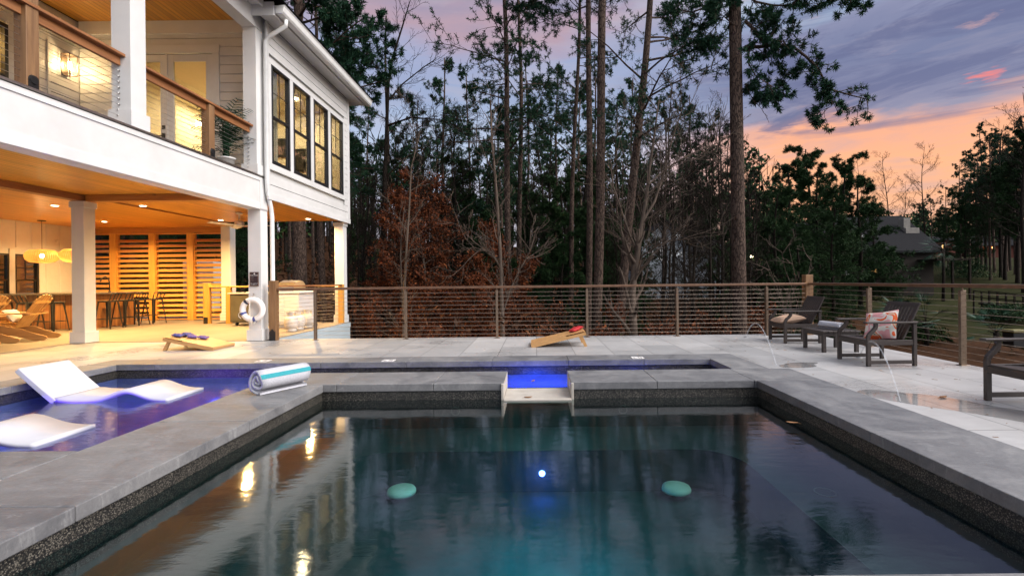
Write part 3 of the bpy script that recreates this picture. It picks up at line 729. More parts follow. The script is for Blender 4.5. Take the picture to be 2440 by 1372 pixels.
# recessed lights
for (x, y) in ((-10.7,10.75), (-8.86,10.9), (-12.1,13.55), (-8.8,13.5), (-6.3,13.4), (-6.5,10.8), (-12.4,10.6), (-10.6,7.6), (-13.2,13.0), (-10.45,13.5)):
    if (x, y) in ((-13.2,13.0), (-10.45,13.5)):
        continue
    l = MB(); l.lathe([(0,-.006),(.062,-.006),(.066,-.014),(.085,-.012),(.09,0)], (x, y, 2.9295), 24); c = l.build('ceiling_light', 'trim', house)
    l = MB(); l.lathe([(0,-.008),(.06,-.0085)], (x, y, 2.928), 20); l.build('lens', 'lens', c)
    lamp('downlight', 'AREA', (x, y, 2.905), (1,.62,.22), (80 if y > 13 else 58) if y > 8 else 16, .13, parent=house)

# sconce
def lantern(y, label, pw=4.5):
    t = thing('wall_lantern', label, 'wall lantern', (-9.6, y, 5.6), 'wall lanterns on the balcony')
    m = MB(); m.box(-9.598, -9.57, y-.06, y+.06, 5.42, 5.86); m.build('back_plate', M['bronze'], t, .003)
    m = MB()
    x0, x1, y0, y1, z0, z1 = -9.56, -9.40, y-.085, y+.085, 5.44, 5.84
    for xx in (x0, x1):
        for yy in (y0, y1): m.box(xx-.006, xx+.006, yy-.006, yy+.006, z0, z1)
    for zz in (z0, z1):
        m.box(x0-.006, x1+.006, y0-.006, y0+.006, zz-.006, zz+.006); m.box(x0-.006, x1+.006, y1-.006, y1+.006, zz-.006, zz+.006)
        m.box(x0-.006, x0+.006, y0, y1, zz-.006, zz+.006); m.box(x1-.006, x1+.006, y0, y1, zz-.006, zz+.006)
    m.box(x0, x1, y0, y1, z1, z1+.008); m.box(-9.57, -9.56, y-.02, y+.02, 5.6, 5.64); m.build('frame', 'bronze', t)
    m = MB(); m.lathe([(.0,0),(.022,.005),(.026,.06),(.02,.14),(.0,.16)], (-9.48, y, 5.56), 14); m.build('bulb', 'flame', t)
    m = MB(); m.lathe([(.0,0),(.015,0),(.015,.1),(.0,.1)], (-9.48, y, 5.45), 12); m.build('candle', 'trim', t)
    lamp('lantern_light', 'POINT', (-9.40, y, 5.64), (1,.66,.32), pw, .05, parent=t)
lantern(9.86, 'lit brass and glass lantern on the white balcony wall behind the cables')

lantern(6.9, 'added lit lantern out of view, nearer the pool on the same balcony wall', 16)  # added beyond the frame to brighten the balcony walls and ceiling

# pendants
for x, lab in ((-13.5, 'round rattan pendant lamp hanging clear of the patio column over the bar'), (-12.57, 'round rattan pendant lamp half hidden by the patio column')):
    t = thing('pendant_lamp', lab, 'pendant lamp', (x, 13.2, 1.95), 'rattan pendants over the bar')
    m = MB(); m.lathe([(.13,-.185),(.25,-.165),(.335,-.09),(.36,0),(.335,.09),(.25,.165),(.10,.185)], (x, 13.2, 1.95), 40); m.build('shade', 'rattan', t)
    m = MB(); m.tube([(x,13.2,2.0),(x,13.2,2.91)], .006, 6); m.lathe([(0,0),(.09,0),(.09,-.02),(0,-.02)], (x, 13.2, 2.925), 20); m.build('cord', 'black', t)
    m = MB(); m.lathe([(0,-.06),(.045,-.03),(.05,.01),(.02,.06),(0,.06)], (x, 13.2, 1.95), 16); m.build('bulb', 'flame', t)
    lamp('pendant_light', 'POINT', (x, 13.2, 1.93), (1,.62,.25), 7, .06, parent=t)

# fan
t = thing('ceiling_fan', 'white three blade ceiling fan under the wood ceiling', 'ceiling fan', (-7.42, 12.1, 2.6))
m = MB(); m.lathe([(0,.0),(.08,.0),(.075,-.05),(.02,-.06),(.02,-.2),(.09,-.22),(.11,-.27),(.1,-.34),(.05,-.37),(0,-.375)], (-7.42,12.1,2.93), 24); m.build('motor', 'trim', t)
for k in range(3):
    a = R(10+120*k); m = MB(); d = Vector((cos(a), sin(a), 0)); c = Vector((-7.42,12.1,2.60))
    m.bar(c+d*.08, c+d*.78, .14, .012, (sin(a)*.2, -cos(a)*.2, 1)); m.build('blade', 'trim', t, .003)
m = MB(); m.lathe([(0,0),(.03,-.002),(.04,.0),(.04,.02)], (-14.17, 0, 0), 12); 
t = tag(MB().lathe([(0,.018),(.05,.016),(.055,0),(0,0)], (-14.18, 14.3, 2.45), 20, True, 'x').build('smoke_detector', 'trim'), 'round white smoke detector high on the batten wall', 'smoke detector')
# ================================================================== RAILINGS
def wpost(t, x, y, z0, z1, w=.135, mat='post'):
    m = MB(); m.box(x-w/2, x+w/2, y-w/2, y+w/2, z0, z1); p = m.build('post', mat, t, .006, 2); return p
def mpost(t, x, y, z0, z1, along='x'):
    a, b = (.022, .036) if along == 'x' else (.036, .022)
    m = MB(); m.box(x-a, x+a, y-b, y+b, z0+.008, z1-.035); m.box(x-.055, x+.055, y-.045, y+.045, z0, z0+.008); m.tube([(x,y,z1-.035),(x,y,z1)], .011, 8); return m.build('post', 'bronze', t, .003)
def cables(t, p, q, zs, mat='cable', r=.0032):
    for z in zs: MB().tube([(p[0],p[1],z),(q[0],q[1],z)], r, 6, False).build('cable', mat, t)
ZS = [.09+.083*i for i in range(11)]
br = thing('cable_railing', 'long bronze cable railing along the far edge of the deck', 'railing', (0, 9.7, 0), 'deck railings')
m = MB(); m.box(-5.2, 5.42, 9.67, 9.735, 1.0, 1.048); m.build('handrail', 'railtop', br, .008, 2)
p0 = wpost(br, -5.27, 9.70, 0, 1.2); MB().prism([(-.072,0),(.072,0),(.072,.17),(0,.25),(-.072,.17)], 9.625, 9.63, 'y')
m = MB(); m.prism([(-5.27-.062,.004),(-5.27+.062,.004),(-5.27+.062,.17),(-5.27,.24),(-5.27-.062,.17)], 9.622, 9.628, 'y'); m.build('post_bracket', 'black', p0)
wpost(br, 5.49, 9.76, 0, 1.21, .15, 'post')
for x in (-4.44, -2.62, -.79, 1.02, 2.83, 4.63): mpost(br, x, 9.7, 0, 1.0)
cables(br, (-5.2, 9.7), (5.42, 9.7), ZS)
rr_ = thing('cable_railing', 'bronze cable railing behind the brown lounge chairs', 'railing', (5.49, 5, 0), 'deck railings')
m = MB(); m.box(5.458, 5.522, -3.0, 9.68, 1.0, 1.048); m.build('handrail', 'railtop', rr_, .008, 2)
for y in (7.96, 6.22, 4.45, 2.7, .95, -.8, -2.6): mpost(rr_, 5.49, y, 0, 1.0, 'y')
cables(rr_, (5.49, -3), (5.49, 9.68), ZS)
# balcony
def brail(y0, y1, lab, posts=(), ends=True):
    t = thing('balcony_railing', lab, 'railing', (-5.6, (y0+y1)/2, 3.3), 'balcony railings')
    m = MB(); m.box(-5.70, -5.54, y0, y1, 4.235, 4.272); m.box(-5.655, -5.61, y0, y1, 4.12, 4.234); m.build('handrail', 'railw', t, .004)
    m = MB(); m.box(-5.69, -5.57, y0, y1, 3.302, 3.35); m.build('sill_board', 'pale_rail', t, .006)
    for py in posts:
        p = wpost(t, -5.63, py, 3.30, 4.233 if py > 6 else 4.5, .14)
        MB().box(-5.559, -5.553, py-.055, py+.055, 3.31, 3.43).lathe([(0,.02),(.045,.02),(.055,0)], (-5.559, py, 3.43), 16, False, 'x').build('post_bracket', 'black', p)
    for i in range(9):
        z = 3.44 + .076*i
        MB().tube([(-5.63,y0,z),(-5.63,y1,z)], .003, 6, False).build('cable', 'steel', t)
    if ends:
        m = MB()
        for i in range(9):
            z = 3.44+.076*i; m.tube([(-5.63,y1-.035,z),(-5.63,y1-.002,z)], .011, 8)
        m.build('cable_fitting', 'steel', t)
brail(2.6, 6.555, 'balcony cable railing with a timber post left of the tall white column', (5.36, 3.4))
brail(6.825, 9.515, 'balcony cable railing right of the tall white column', (8.33,))
# porch
t = thing('porch_railing', 'side porch railing with bronze post in front of the white grill cabinet', 'railing', (-5.47, 11.8, 0))
m = MB(); m.box(-5.52, -5.43, 9.95, 13.55, 1.06, 1.095); m.build('handrail', 'railw', t, .004)
mpost(t, -5.47, 11.95, .01, 1.06, 'y'); wpost(t, -5.49, 13.60, .01, 1.095, .13, 'louvp')
cables(t, (-5.47, 9.95), (-5.47, 13.53), ZS)
t = thing('porch_railing', 'amber timber and cable railing beside the louvred screen', 'railing', (-7.5, 13.8, 0))
m = MB(); m.box(-9.32, -5.705, 13.76, 13.85, 1.04, 1.08); m.build('handrail', 'louvp', t, .004)
p = wpost(t, -9.4, 13.8, .01, 1.17, .15, 'louvp'); MB().box(-9.46, -9.34, 13.718, 13.722, .012, .2).build('post_bracket', 'black', p)
wpost(t, -8.78, 13.8, .01, 1.04, .12, 'louvp')
cables(t, (-9.32, 13.8), (-5.705, 13.8), ZS)

# ================================================================== PATIO FURNITURE
bar = thing('bar_counter', 'plank fronted bar with dark counter top on the patio', 'bar', (-12.8, 13.2, 0))
m = MB(); m.box(-14.1, -11.62, 12.55, 13.95, .012, .90); m.build('front', 'bar', bar, .004)
m = MB(); m.box(-14.15, -11.42, 12.32, 14.05, .90, .945); m.build('top', 'bartop', bar, .006)
m = MB(); m.tube([(-12.15,13.75,.945),(-12.15,13.75,1.2),(-12.15,13.72,1.32),(-12.15,13.62,1.38),(-12.15,13.5,1.33),(-12.15,13.47,1.24)], .014, 8); m.lathe([(0,0),(.03,0),(.03,.03),(0,.03)], (-12.15,13.75,.945), 14); m.build('faucet', 'black', bar)
def stool_proto(lab):
    t = thing('bar_stool', lab, 'bar stool', (0,0,0), 'metal stools at the bar')
    m = MB(); m.box(-.165,.165,-.165,.165,.705,.725); m.box(-.15,.15,-.15,.15,.685,.705); m.build('seat', 'gun', t, .012, 2)
    for sx in (-1,1):
        for sy in (-1,1):
            m = MB()
            a = Vector((sx*.15, sy*.15, .70)); b = Vector((sx*.215, sy*.215, 0))
            ex = Vector((-sx*.05, 0, 0)); ey = Vector((0, -sy*.05, 0)); k = .45
            m.add([a, a+ex, a+ex*.9+ey*.12, a+ey*.12, b, b+ex*k, b+ex*k+ey*.12, b+ey*.12], [(0,1,5,4),(1,2,6,5),(2,3,7,6),(3,0,4,7),(0,3,2,1),(4,5,6,7)])
            m.add([a, a+ey, a+ey*.9+ex*.12, a+ex*.12, b, b+ey*k, b+ey*k+ex*.12, b+ex*.12], [(4,5,1,0),(5,6,2,1),(6,7,3,2),(7,4,0,3),(1,2,3,0),(7,6,5,4)])
            m.build('leg', 'gun', t, fix=True)
    m = MB(); q = .19
    for a, b in (((-q,-q),(q,-q)),((q,-q),(q,q)),((q,q),(-q,q)),((-q,q),(-q,-q))): m.bar((*a,.245),(*b,.245),.022,.012)
    m.build('footrest', 'gun', t)
    m = MB(); m.tube([(-.15,-.14,.715),(-.165,-.19,.82),(-.16,-.215,.90),(0,-.235,.915),(.16,-.215,.90),(.165,-.19,.82),(.15,-.14,.715)], .012, 8)
    m.bar((-.05,-.15,.72),(-.05,-.23,.905),.03,.006,(0,1,0)); m.bar((.05,-.15,.72),(.05,-.23,.905),.03,.006,(0,1,0)); m.build('backrest', 'gun', t)
    return t
st = stool_proto('gunmetal bar stool right of the white column, first along the bar end')
st.location = (-11.24, 12.68, .012); st.rotation_euler = (0,0,R(93))
for (x, y, rz, lab) in ((-11.2, 13.14, 88, 'gunmetal bar stool second along the bar end, between its neighbours'), (-11.26, 13.6, 95, 'gunmetal bar stool third along the bar end'), (-11.2, 14.13, 80, 'gunmetal bar stool past the bar, in front of the louvred screen'),
    (-13.35, 12.02, 6, 'gunmetal bar stool behind the near wooden chair, left in the bar row'), (-12.62, 12.0, -5, 'gunmetal bar stool behind the back of the adirondack chair'), (-12.02, 12.0, 3, 'gunmetal bar stool half hidden by the white patio column')):
    dup(st, (x, y, .012), R(rz), 1, lab)

def adirondack(lab):
    t = thing('adirondack_chair', lab, 'adirondack chair', (0,0,0), 'adirondack chairs on the patio')
    for s in (-1, 1):
        x = s*.27
        m = MB()
        prof = [(.42,.40),(.42,.27),(.1,.17),(-.25,.06),(-.40,.0),(-.56,.0),(-.62,.05),(-.60,.09),(-.5,.12),(-.38,.17),(-.2,.26),(.0,.31),(.2,.34)]
        m.prism([(y_, z_) for y_, z_ in prof], x-.012, x+.012, 'x'); m.build('leg', 'adir', t, .003, fix=True)
        m = MB(); m.box(s*.285, s*.285+s*.025, .24, .38, 0, .555); m.build('leg', 'adir', t, .003)
        m = MB()
        ap = [(s*.24,.48),(s*.25,.52),(s*.32,.54),(s*.40,.52),(s*.42,.45),(s*.42,.2),(s*.38,-.1),(s*.33,-.35),(s*.29,-.4),(s*.25,-.35),(s*.25,0)]
        m.prism(ap, .556, .58, 'z'); m.build('armrest', 'adir', t, .003, fix=True)
    m = MB()
    for i in range(6):
        y = .40 - .085*i; z = .405 - .022*i
        m.bar((-.30, y, z), (.30, y, z), .075, .02, (0, .25, 1))
    m.build('seat', 'adir', t, .003)
    m = MB()
    for i in range(7):
        u = (i-3)/3; xb, xt = u*.21, u*.285; top = .95 - .09*u*u
        b = Vector((xb, -.08, .27)); tp = Vector((xt, -.50+.03*abs(u), top)); m.bar(b, tp, .07 if abs(u) < 1 else .06, .017, (0, 1, .5))
    m.build('backrest', 'adir', t, .003)
    m = MB(); m.prism([(-.36,-.33),(-.34,-.29),(-.15,-.345),(.15,-.345),(.34,-.29),(.36,-.33),(.34,-.38),(-.34,-.38)], .53, .555, 'z'); m.bar((-.3,-.42,.79),(.3,-.42,.79),.03,.06); m.build('back_brace', 'adir', t, .003, fix=True)
    return t
ad = adirondack('teak adirondack chair holding a small white pillow, left of the patio column')
ad.location = (-10.86, 10.07, .012); ad.rotation_euler = (0,0,R(112))
dup(ad, (-10.78, 9.15, .012), R(110), 1, 'teak adirondack chair cut by the picture edge, nearer the pool')

def pillow(w, h, t, n=14, p=2.6):
    vs = []; fs = []
    for sgn in (1, -1):
        for j in range(n+1):
            for i in range(n+1):
                u, v = -1+2*i/n, -1+2*j/n
                k = max(0, (1-abs(u)**p)*(1-abs(v)**p))**.45
                pin = 1 - .07*(1-abs(u))*abs(v)**2 ; pin2 = 1 - .07*(1-abs(v))*abs(u)**2
                vs.append((u*w/2*pin2, v*h/2*pin, sgn*t/2*k + .006*sin(7*u+3*v)*k))
    q = n+1
    for s_ in (0, 1):
        for j in range(n):
            for i in range(n):
                a = s_*q*q + j*q+i; f = (a, a+1, a+q+1, a+q); fs.append(f if s_ == 0 else f[::-1])
    return vs, fs
def put_pillow(name, lab, cat, w, h, t, mat, mtx, group=None):
    vs, fs = pillow(w, h, t); m = MB(); m.add(vs, fs, True)
    o = m.build(name, mat); o.matrix_world = mtx; return tag(o, lab, cat, group)
put_pillow('pillow', 'small crumpled white pillow in the teak adirondack chair', 'pillow', .42, .3, .14, 'towel', Matrix.Translation((-10.88,10.05,.53)) @ Matrix.Rotation(R(112),4,'Z') @ Matrix.Rotation(R(55),4,'X'))

# outdoor kitchen
t = thing('outdoor_cabinet', 'olive green cabinet on castors behind the life ring', 'cabinet', (-7.7, 13.5, 0))
m = MB(); m.box(-8.28, -6.9, 13.05, 13.6, .1, .86); m.build('body', 'olive', t, .005)
m = MB(); m.box(-8.24, -7.62, 13.03, 13.049, .14, .82); m.box(-8.18, -7.68, 13.02, 13.029, .2, .76); m.build('door', 'olive', t, .004)
m = MB(); m.box(-8.32, -6.86, 13.0, 13.65, .86, .90); m.build('top', 'stone_jamb', t, .005)
for x in (-8.15, -7.05): MB().lathe([(0,-.02),(.045,-.02),(.045,.02),(0,.02)], (x, 13.15, .057), 14, True, 'x').build('caster', 'black', t)
t = thing('grill_cabinet', 'white grill cabinet with a steel lid behind the railing post', 'grill', (-6.35, 12.6, 0))
m = MB(); m.box(-6.62, -6.02, 12.25, 13.1, .1, .88); m.box(-6.58, -6.05, 12.3, 13.05, .012, .1); m.build('body', 'white', t, .006)
m = MB(); m.box(-6.59, -6.40, 12.235, 12.249, .16, .82); m.box(-6.38, -6.05, 12.235, 12.249, .16, .82); m.build('door', 'white', t, .004)
m = MB(); m.box(-6.66, -5.98, 12.22, 13.13, .88, .93); m.build('top', 'trim', t, .004)
m = MB(); m.prism([(12.35,.93),(12.35,1.05),(12.45,1.17),(12.65,1.22),(12.85,1.2),(12.98,1.1),(13.0,.93)], -6.62, -6.2, 'x'); m.tube([(-6.55,12.32,1.05),(-6.27,12.32,1.05)], .012, 8); m.build('lid', 'steel', t, .01, 2, fix=True)
def tank(x, y, lab):
    t = thing('propane_tank', lab, 'propane tank', (x, y, .012), 'propane tanks on the patio')
    m = MB(); m.lathe([(0,.03),(.08,.032),(.13,.07),(.152,.13),(.155,.2),(.152,.27),(.13,.33),(.08,.365),(0,.375)], (x, y, .012), 28); m.build('body', 'tank', t)
    m = MB()
    for k in range(3):
        a0 = k*2.1; vs = []
        for i in range(7):
            a = a0+i*.23
            for r, z in ((.1,.36),(.1,.46)): vs.append((x+r*cos(a), y+r*sin(a), z))
            for r, z in ((.094,.36),(.094,.46)): vs.append((x+r*cos(a), y+r*sin(a), z))
        fs = []
        for i in range(6):
            b = i*4; fs += [(b,b+4,b+5,b+1),(b+2,b+3,b+7,b+6),(b+1,b+5,b+7,b+3)]
        m.add(vs, fs)
    m.lathe([(.09,.45),(.11,.45),(.11,.475),(.09,.475)], (x,y,.0), 20); m.build('collar', 'tank', t)
    m = MB(); m.lathe([(0,.36),(.025,.36),(.025,.42),(.035,.43),(.035,.45),(0,.45)], (x,y,.0), 12); m.build('valve', 'bronze', t)
    m = MB(); m.lathe([(.11,.0),(.118,.0),(.118,.06),(.11,.06)], (x,y,.012), 24); m.build('foot_ring', 'tank', t)
tank(-5.76, 11.35, 'scuffed white propane tank standing nearest the deck'); tank(-5.8, 11.78, 'white propane tank just behind the nearest tank'); tank(-5.78, 12.2, 'white propane tank behind the bronze porch post')

# things glimpsed behind the louvres
t = thing('pool_pump_cabinet', 'pale grey equipment cabinets glimpsed between the louvres', 'cabinet', (-11.6, 16.6, 0))
m = MB(); m.box(-12.0, -11.65, 16.4, 16.9, .02, 1.9); m.build('body', 'trim', t, .01)
m = MB(); m.box(-11.5, -10.95, 16.4, 16.9, 1.0, 1.9); m.build('upper_box', 'trim', t, .01)
m = MB(); m.box(-11.5, -11.05, 16.4, 16.9, .25, .9); m.build('lower_box', 'trim', t, .01)

# ================================================================== sign, ring, cornhole, towels, floats
SY = 9.612
t = thing('pool_rules_sign', 'brown pool rules sign screwed to the white column', 'sign', (-5.605, SY, 1.23))
MB().box(-5.697, -5.515, SY-.012, SY-.002, 1.09, 1.375).build('board', 'sign', t, .003)
m = MB(); a, b, c_, d_ = -5.690, -5.522, 1.097, 1.368
for q in ((a, b, c_, c_+.004), (a, b, d_-.004, d_), (a, a+.004, c_+.005, d_-.005), (b-.004, b, c_+.005, d_-.005)): m.box(q[0], q[1], SY-.0145, SY-.0125, q[2], q[3])
m.build('border', 'tan', t)
def text(body, size, x, z, y, mat, parent, name='lettering', align='CENTER'):
    c = bpy.data.curves.new(name, 'FONT'); c.body = body; c.size = size; c.extrude = .0006; c.align_x = align; c.materials.append(M[mat])
    c.resolution_u = 3; tmp = bpy.data.objects.new(name+'_tmp', c); C.objects.link(tmp); bpy.context.view_layer.update()
    me = bpy.data.meshes.new_from_object(tmp.evaluated_get(bpy.context.evaluated_depsgraph_get())); bpy.data.objects.remove(tmp); bpy.data.curves.remove(c)
    o = bpy.data.objects.new(name, me); C.objects.link(o); o.parent = parent
    L = Vector(ORG[parent.name]); o.location = Vector((x, y, z)) - L; o.rotation_euler = (pi/2, 0, 0); return o
text('POOL RULES', .029, -5.606, 1.298, SY-.0135, 'signw', t)
for i in range(5): text('\u2014'*(5-(i % 2)), .011, -5.66, 1.272-.017*i, SY-.0135, 'signw', t, align='LEFT')
text('SWIM AT YOUR OWN RISK', .0125, -5.606, 1.142, SY-.0135, 'signw', t); text('NO LIFEGUARD', .0155, -5.606, 1.118, SY-.0135, 'signw', t)
m = MB(); m.lathe([(0,-.001),(.012,-.001),(.013,0)], (-5.60, SY-.0125, 1.342), 16, False, 'y'); m.box(-5.615,-5.58,SY-.014,SY-.0126,1.328,1.334); m.build('emblem', 'signw', t)

rc_ = Vector((-5.60, 9.53, .63))
t = thing('life_ring', 'white ring buoy with blue bands hung on the white column', 'life ring', tuple(rc_))
m = MB(); torus(m, rc_, .195, .056, 56, 16); m.build('ring', 'ring', t)
m = MB()
for a in (R(203), R(285)): torus(m, rc_, .195, .056, 5, 16, 'y', a-.13, a+.13, 1.035)
m.build('band', 'ringb', t)
m = MB(); torus(m, rc_, .195, .056, 4, 16, 'y', R(118), R(132), 1.06); m.build('strap', 'navy', t)
m = MB(); top = rc_+Vector((-.1,-.06,.2))
m.tube([top, rc_+Vector((-.02,-.07,.16)), rc_+Vector((-.015,-.075,0)), rc_+Vector((0,-.08,-.2)), rc_+Vector((.03,-.075,-.30)), rc_+Vector((.07,-.07,-.27)), rc_+Vector((.085,-.06,-.22))], .006, 6)
m.tube([rc_+Vector((-.02,-.03,.16)), rc_+Vector((-.06,-.02,.02)), rc_+Vector((-.09,-.02,-.14))], .005, 6)
m.tube([rc_+Vector((-.2,-.05,-.05)), rc_+Vector((-.26,-.03,-.07)), rc_+Vector((-.25,-.04,-.13)), rc_+Vector((-.2,-.05,-.17))], .006, 6)
m.build('rope', 'rope', t)
m = MB(); m.tube([(-5.60,9.61,.93),(-5.60,9.56,.93),(-5.60,9.55,.96)], .006, 6); m.tube([(-5.60,9.56,.93),(-5.6,9.53,.86)], .004, 6); m.build('hook', 'bronze', t)

def cornhole(lab, x_high, x_low, y0, y1, zh):
    t = thing('cornhole_board', lab, 'cornhole board', ((x_high+x_low)/2, (y0+y1)/2, 0), 'cornhole boards on the deck')
    s = 1 if x_low > x_high else -1
    h = Vector((x_high, 0, zh)); l = Vector((x_low, 0, .055)); d = (l-h).normalized(); nrm = Vector((-d.z*s, 0, d.x*s))
    if nrm.z < 0: nrm = -nrm
    m = MB(); a = h; b = l; th = .018
    # deck board with hole: ring of quads
    hc = h + d*.17; R_ = .07; pts = []
    L = (l-h).length; W = y1-y0; yc = (y0+y1)/2
    def P(u, v, k): q = h + d*u + nrm*k; return (q.x, yc+v, q.z)
    nseg = 24; outer_ = []
    for i in range(nseg):
        an = 2*pi*i/nseg; cx, cy = cos(an), sin(an)
        sc_ = min((.17 if cx < 0 else .17)/abs(cx) if abs(cx) > 1e-6 else 9, (W/2)/abs(cy) if abs(cy) > 1e-6 else 9)
        outer_.append((.17+cx*sc_, cy*sc_))
    for k, fl in ((0, False), (-th, True)):
        vs = [P(.17+R_*cos(2*pi*i/nseg), R_*sin(2*pi*i/nseg), k) for i in range(nseg)] + [P(u, v, k) for u, v in outer_]
        m.add(vs, [((i, (i+1) % nseg, nseg+(i+1) % nseg, nseg+i) if fl else (nseg+i, nseg+(i+1) % nseg, (i+1) % nseg, i)) for i in range(nseg)])
    def slab(u0, u1, v0, v1, k0, k1):
        vs = [P(u, v, k) for k in (k0, k1) for u, v in ((u0,v0),(u1,v0),(u1,v1),(u0,v1))]; m.add(vs, [(0,3,2,1),(4,5,6,7),(0,1,5,4),(1,2,6,5),(2,3,7,6),(3,0,4,7)])
    slab(.34, L, -W/2, W/2, -th, 0)
    for v in (-W/2, W/2-.02): slab(0, L, v, v+.02, -.07, -th-.0005)
    slab(0, .02, -W/2+.021, W/2-.021, -.07, -th-.0005); slab(L-.02, L, -W/2+.021, W/2-.021, -.05, -th-.0005)
    m.build('board', 'corn', t, fix=True)
    for v in (-W/2+.045, W/2-.045):
        q = Vector(P(.09, v, -.05)); e = Vector((q.x - s*.09, q.y, .0))
        MB().bar(q, e, .035, .05, (1,0,0)).build('leg', 'corn', t)
    return h, d, nrm, yc
h, d, nn, yc = cornhole('plywood cornhole board with blue and purple bags beside the patio', -6.42, -5.56, 8.3, 8.9, .245)
def bag(h, d, nn, yc, u, v, ang, mat, lab, sz=.155, k=.03, grp='bean bags'):
    p = h + d*u + nn*k; z = nn; x = d; y = z.cross(x)
    mt = Matrix((x, y, z)).transposed().to_4x4(); mt.translation = (p.x, yc+v, p.z)
    return put_pillow('bean_bag', lab, 'bean bag', sz, sz, .055, mat, mt @ Matrix.Rotation(R(ang),4,'Z'), grp)
bag(h, d, nn, yc, .10, -.10, 12, 'bag_b', 'blue bean bag nearest the high end of the bag covered board')
bag(h, d, nn, yc, .13, .10, -20, 'bag_b', 'blue bean bag behind the others on the bag covered board')
bag(h, d, nn, yc, .27, .02, 35, 'bag_p', 'purple bean bag in the middle of the bag covered board', k=.03)
bag(h, d, nn, yc, .40, .12, 8, 'bag_p', 'purple bean bag lowest on the bag covered board')
h, d, nn, yc = cornhole('plywood cornhole board with red bags near the railing', .84, -.10, 8.3, 8.9, .27)
bag(h, d, nn, yc, .10, .12, 10, 'bag_r', 'red bean bag lying on the lone cornhole board', .2, .035)
bag(h, d, nn, yc, .16, .0, 30, 'bag_r', 'red bean bag on the near side of the red pair', .17, .03)

def roll(name, lab, p, q, rad, mat, stripes, group=None, turns=3.3, thick=.016, sag=.93):
    """rolled towel with its axis from p to q"""
    p = Vector(p); q = Vector(q); ax = (q-p).normalized(); side = ax.cross(Vector((0,0,1))).normalized(); up = Vector((0,0,1))
    t = thing(name, lab, 'towel', tuple((p+q)/2), group)
    n = int(turns*28); rows = 8
    def rr(i): return rad*(.16 + .84*(i/n)) + .003*sin(i*.7)
    def P(i, s, off, extra=0):
        a = -2*pi*turns*(1-i/n) + R(-70); r = rr(i)+off
        c = p.lerp(q, s) + up*rad*sag
        w = .01*sin(i*.45)*(.0 if s not in (0, 1) else 1)*(1 if s else -1)
        return c + (side*cos(a) + up*sin(a)*sag)*r + ax*w
    m = MB(); vs = []
    for i in range(n+1):
        for k in range(rows+1): vs.append(P(i, k/rows, 0))
    N0 = len(vs)
    for i in range(n+1):
        for k in range(rows+1): vs.append(P(i, k/rows, -thick))
    fs = []; w = rows+1
    for i in range(n):
        for k in range(rows):
            a = i*w+k; fs.append((a, a+w, a+w+1, a+1)); b = N0+a; fs.append((b, b+1, b+w+1, b+w))
        fs.append((i*w, N0+i*w, N0+(i+1)*w, (i+1)*w)); fs.append((i*w+rows, (i+1)*w+rows, N0+(i+1)*w+rows, N0+i*w+rows))
    fs.append(tuple(n*w+k for k in range(w)) + tuple(N0+n*w+k for k in range(w))[::-1])
    m.add(vs, fs, True); m.build('roll', mat, t)
    for (a0, a1, s0, s1, mt) in stripes:
        m = MB(); vs = []
        i0 = n - int(a0/360*28*1); i1 = n - int(a1/360*28)
        lo, hi = min(i0, i1), max(i0, i1)
        for i in range(lo, hi+1):
            for k in range(5): vs.append(P(i, s0+(s1-s0)*k/4, .0025))
        fs = [(i*5+k, (i+1)*5+k, (i+1)*5+k+1, i*5+k+1) for i in range(hi-lo) for k in range(4)]
        m.add(vs, fs, True); m.build('stripe', mt, t)
    return t
roll('rolled_towel', 'large rolled white towel with a teal stripe on the spa coping', (-2.86,4.92,.008), (-2.60,5.40,.008), .15, 'towel', [(252, 274, 0, 1, 'teal')], turns=2.3, thick=.030)

def float_(lab, x0, x1, y0, y1, back=True):
    t = thing('pool_float', lab, 'pool lounger', ((x0+x1)/2, (y0+y1)/2, -.17), 'white loungers floating in the pool')
    m = MB(); n = 28; vs = []; L = x1-x0
    for j, y in enumerate((y0, y1)):
        for i in range(n+1):
            u = i/n; z = -.165 + .012 + .105*math.exp(-((u-.62)/.17)**2) + .02*math.exp(-((u-.0)/.1)**2)
            vs.append((x0+u*L, y, z)); vs.append((x0+u*L, y, max(z-.045, -.20)))
    fs = []; w = 2*(n+1)
    for i in range(n):
        a = 2*i; fs += [(a, a+2, w+a+2, w+a), (a+1, w+a+1, w+a+3, a+3), (a, a+1, a+3, a+2), (w+a, w+a+2, w+a+3, w+a+1)]
    fs += [(0, w, w+1, 1), (2*n, 2*n+1, w+2*n+1, w+2*n)]
    m.add(vs, fs, True); m.build('seat', 'foam', t, fix=True)
    if back:
        m = MB(); vs = []; n = 10
        for y in (y0-.01, y1+.01):
            for i in range(n+1):
                u = i/n; x = x0+.02-.42*u; z = -.155+.37*u**1.05
                vs.append((x, y, z)); vs.append((x-.05, y, z-.045))
        w = 2*(n+1); fs = []
        for i in range(n):
            a = 2*i; fs += [(a, a+2, w+a+2, w+a), (a+1, w+a+1, w+a+3, a+3), (a, a+1, a+3, a+2), (w+a, w+a+2, w+a+3, w+a+1)]
        fs += [(0, w, w+1, 1), (2*n, 2*n+1, w+2*n+1, w+2*n)]
        m.add(vs, fs, False); m.build('backrest', 'foam', t, .012, 3, fix=True)
float_('white in-pool lounger with raised backrest floating in the blue water', -5.50, -4.2, 5.5, 6.08)
float_('white in-pool lounger cut by the picture edge, its wavy foot end showing', -5.65, -4.14, 3.98, 4.52)

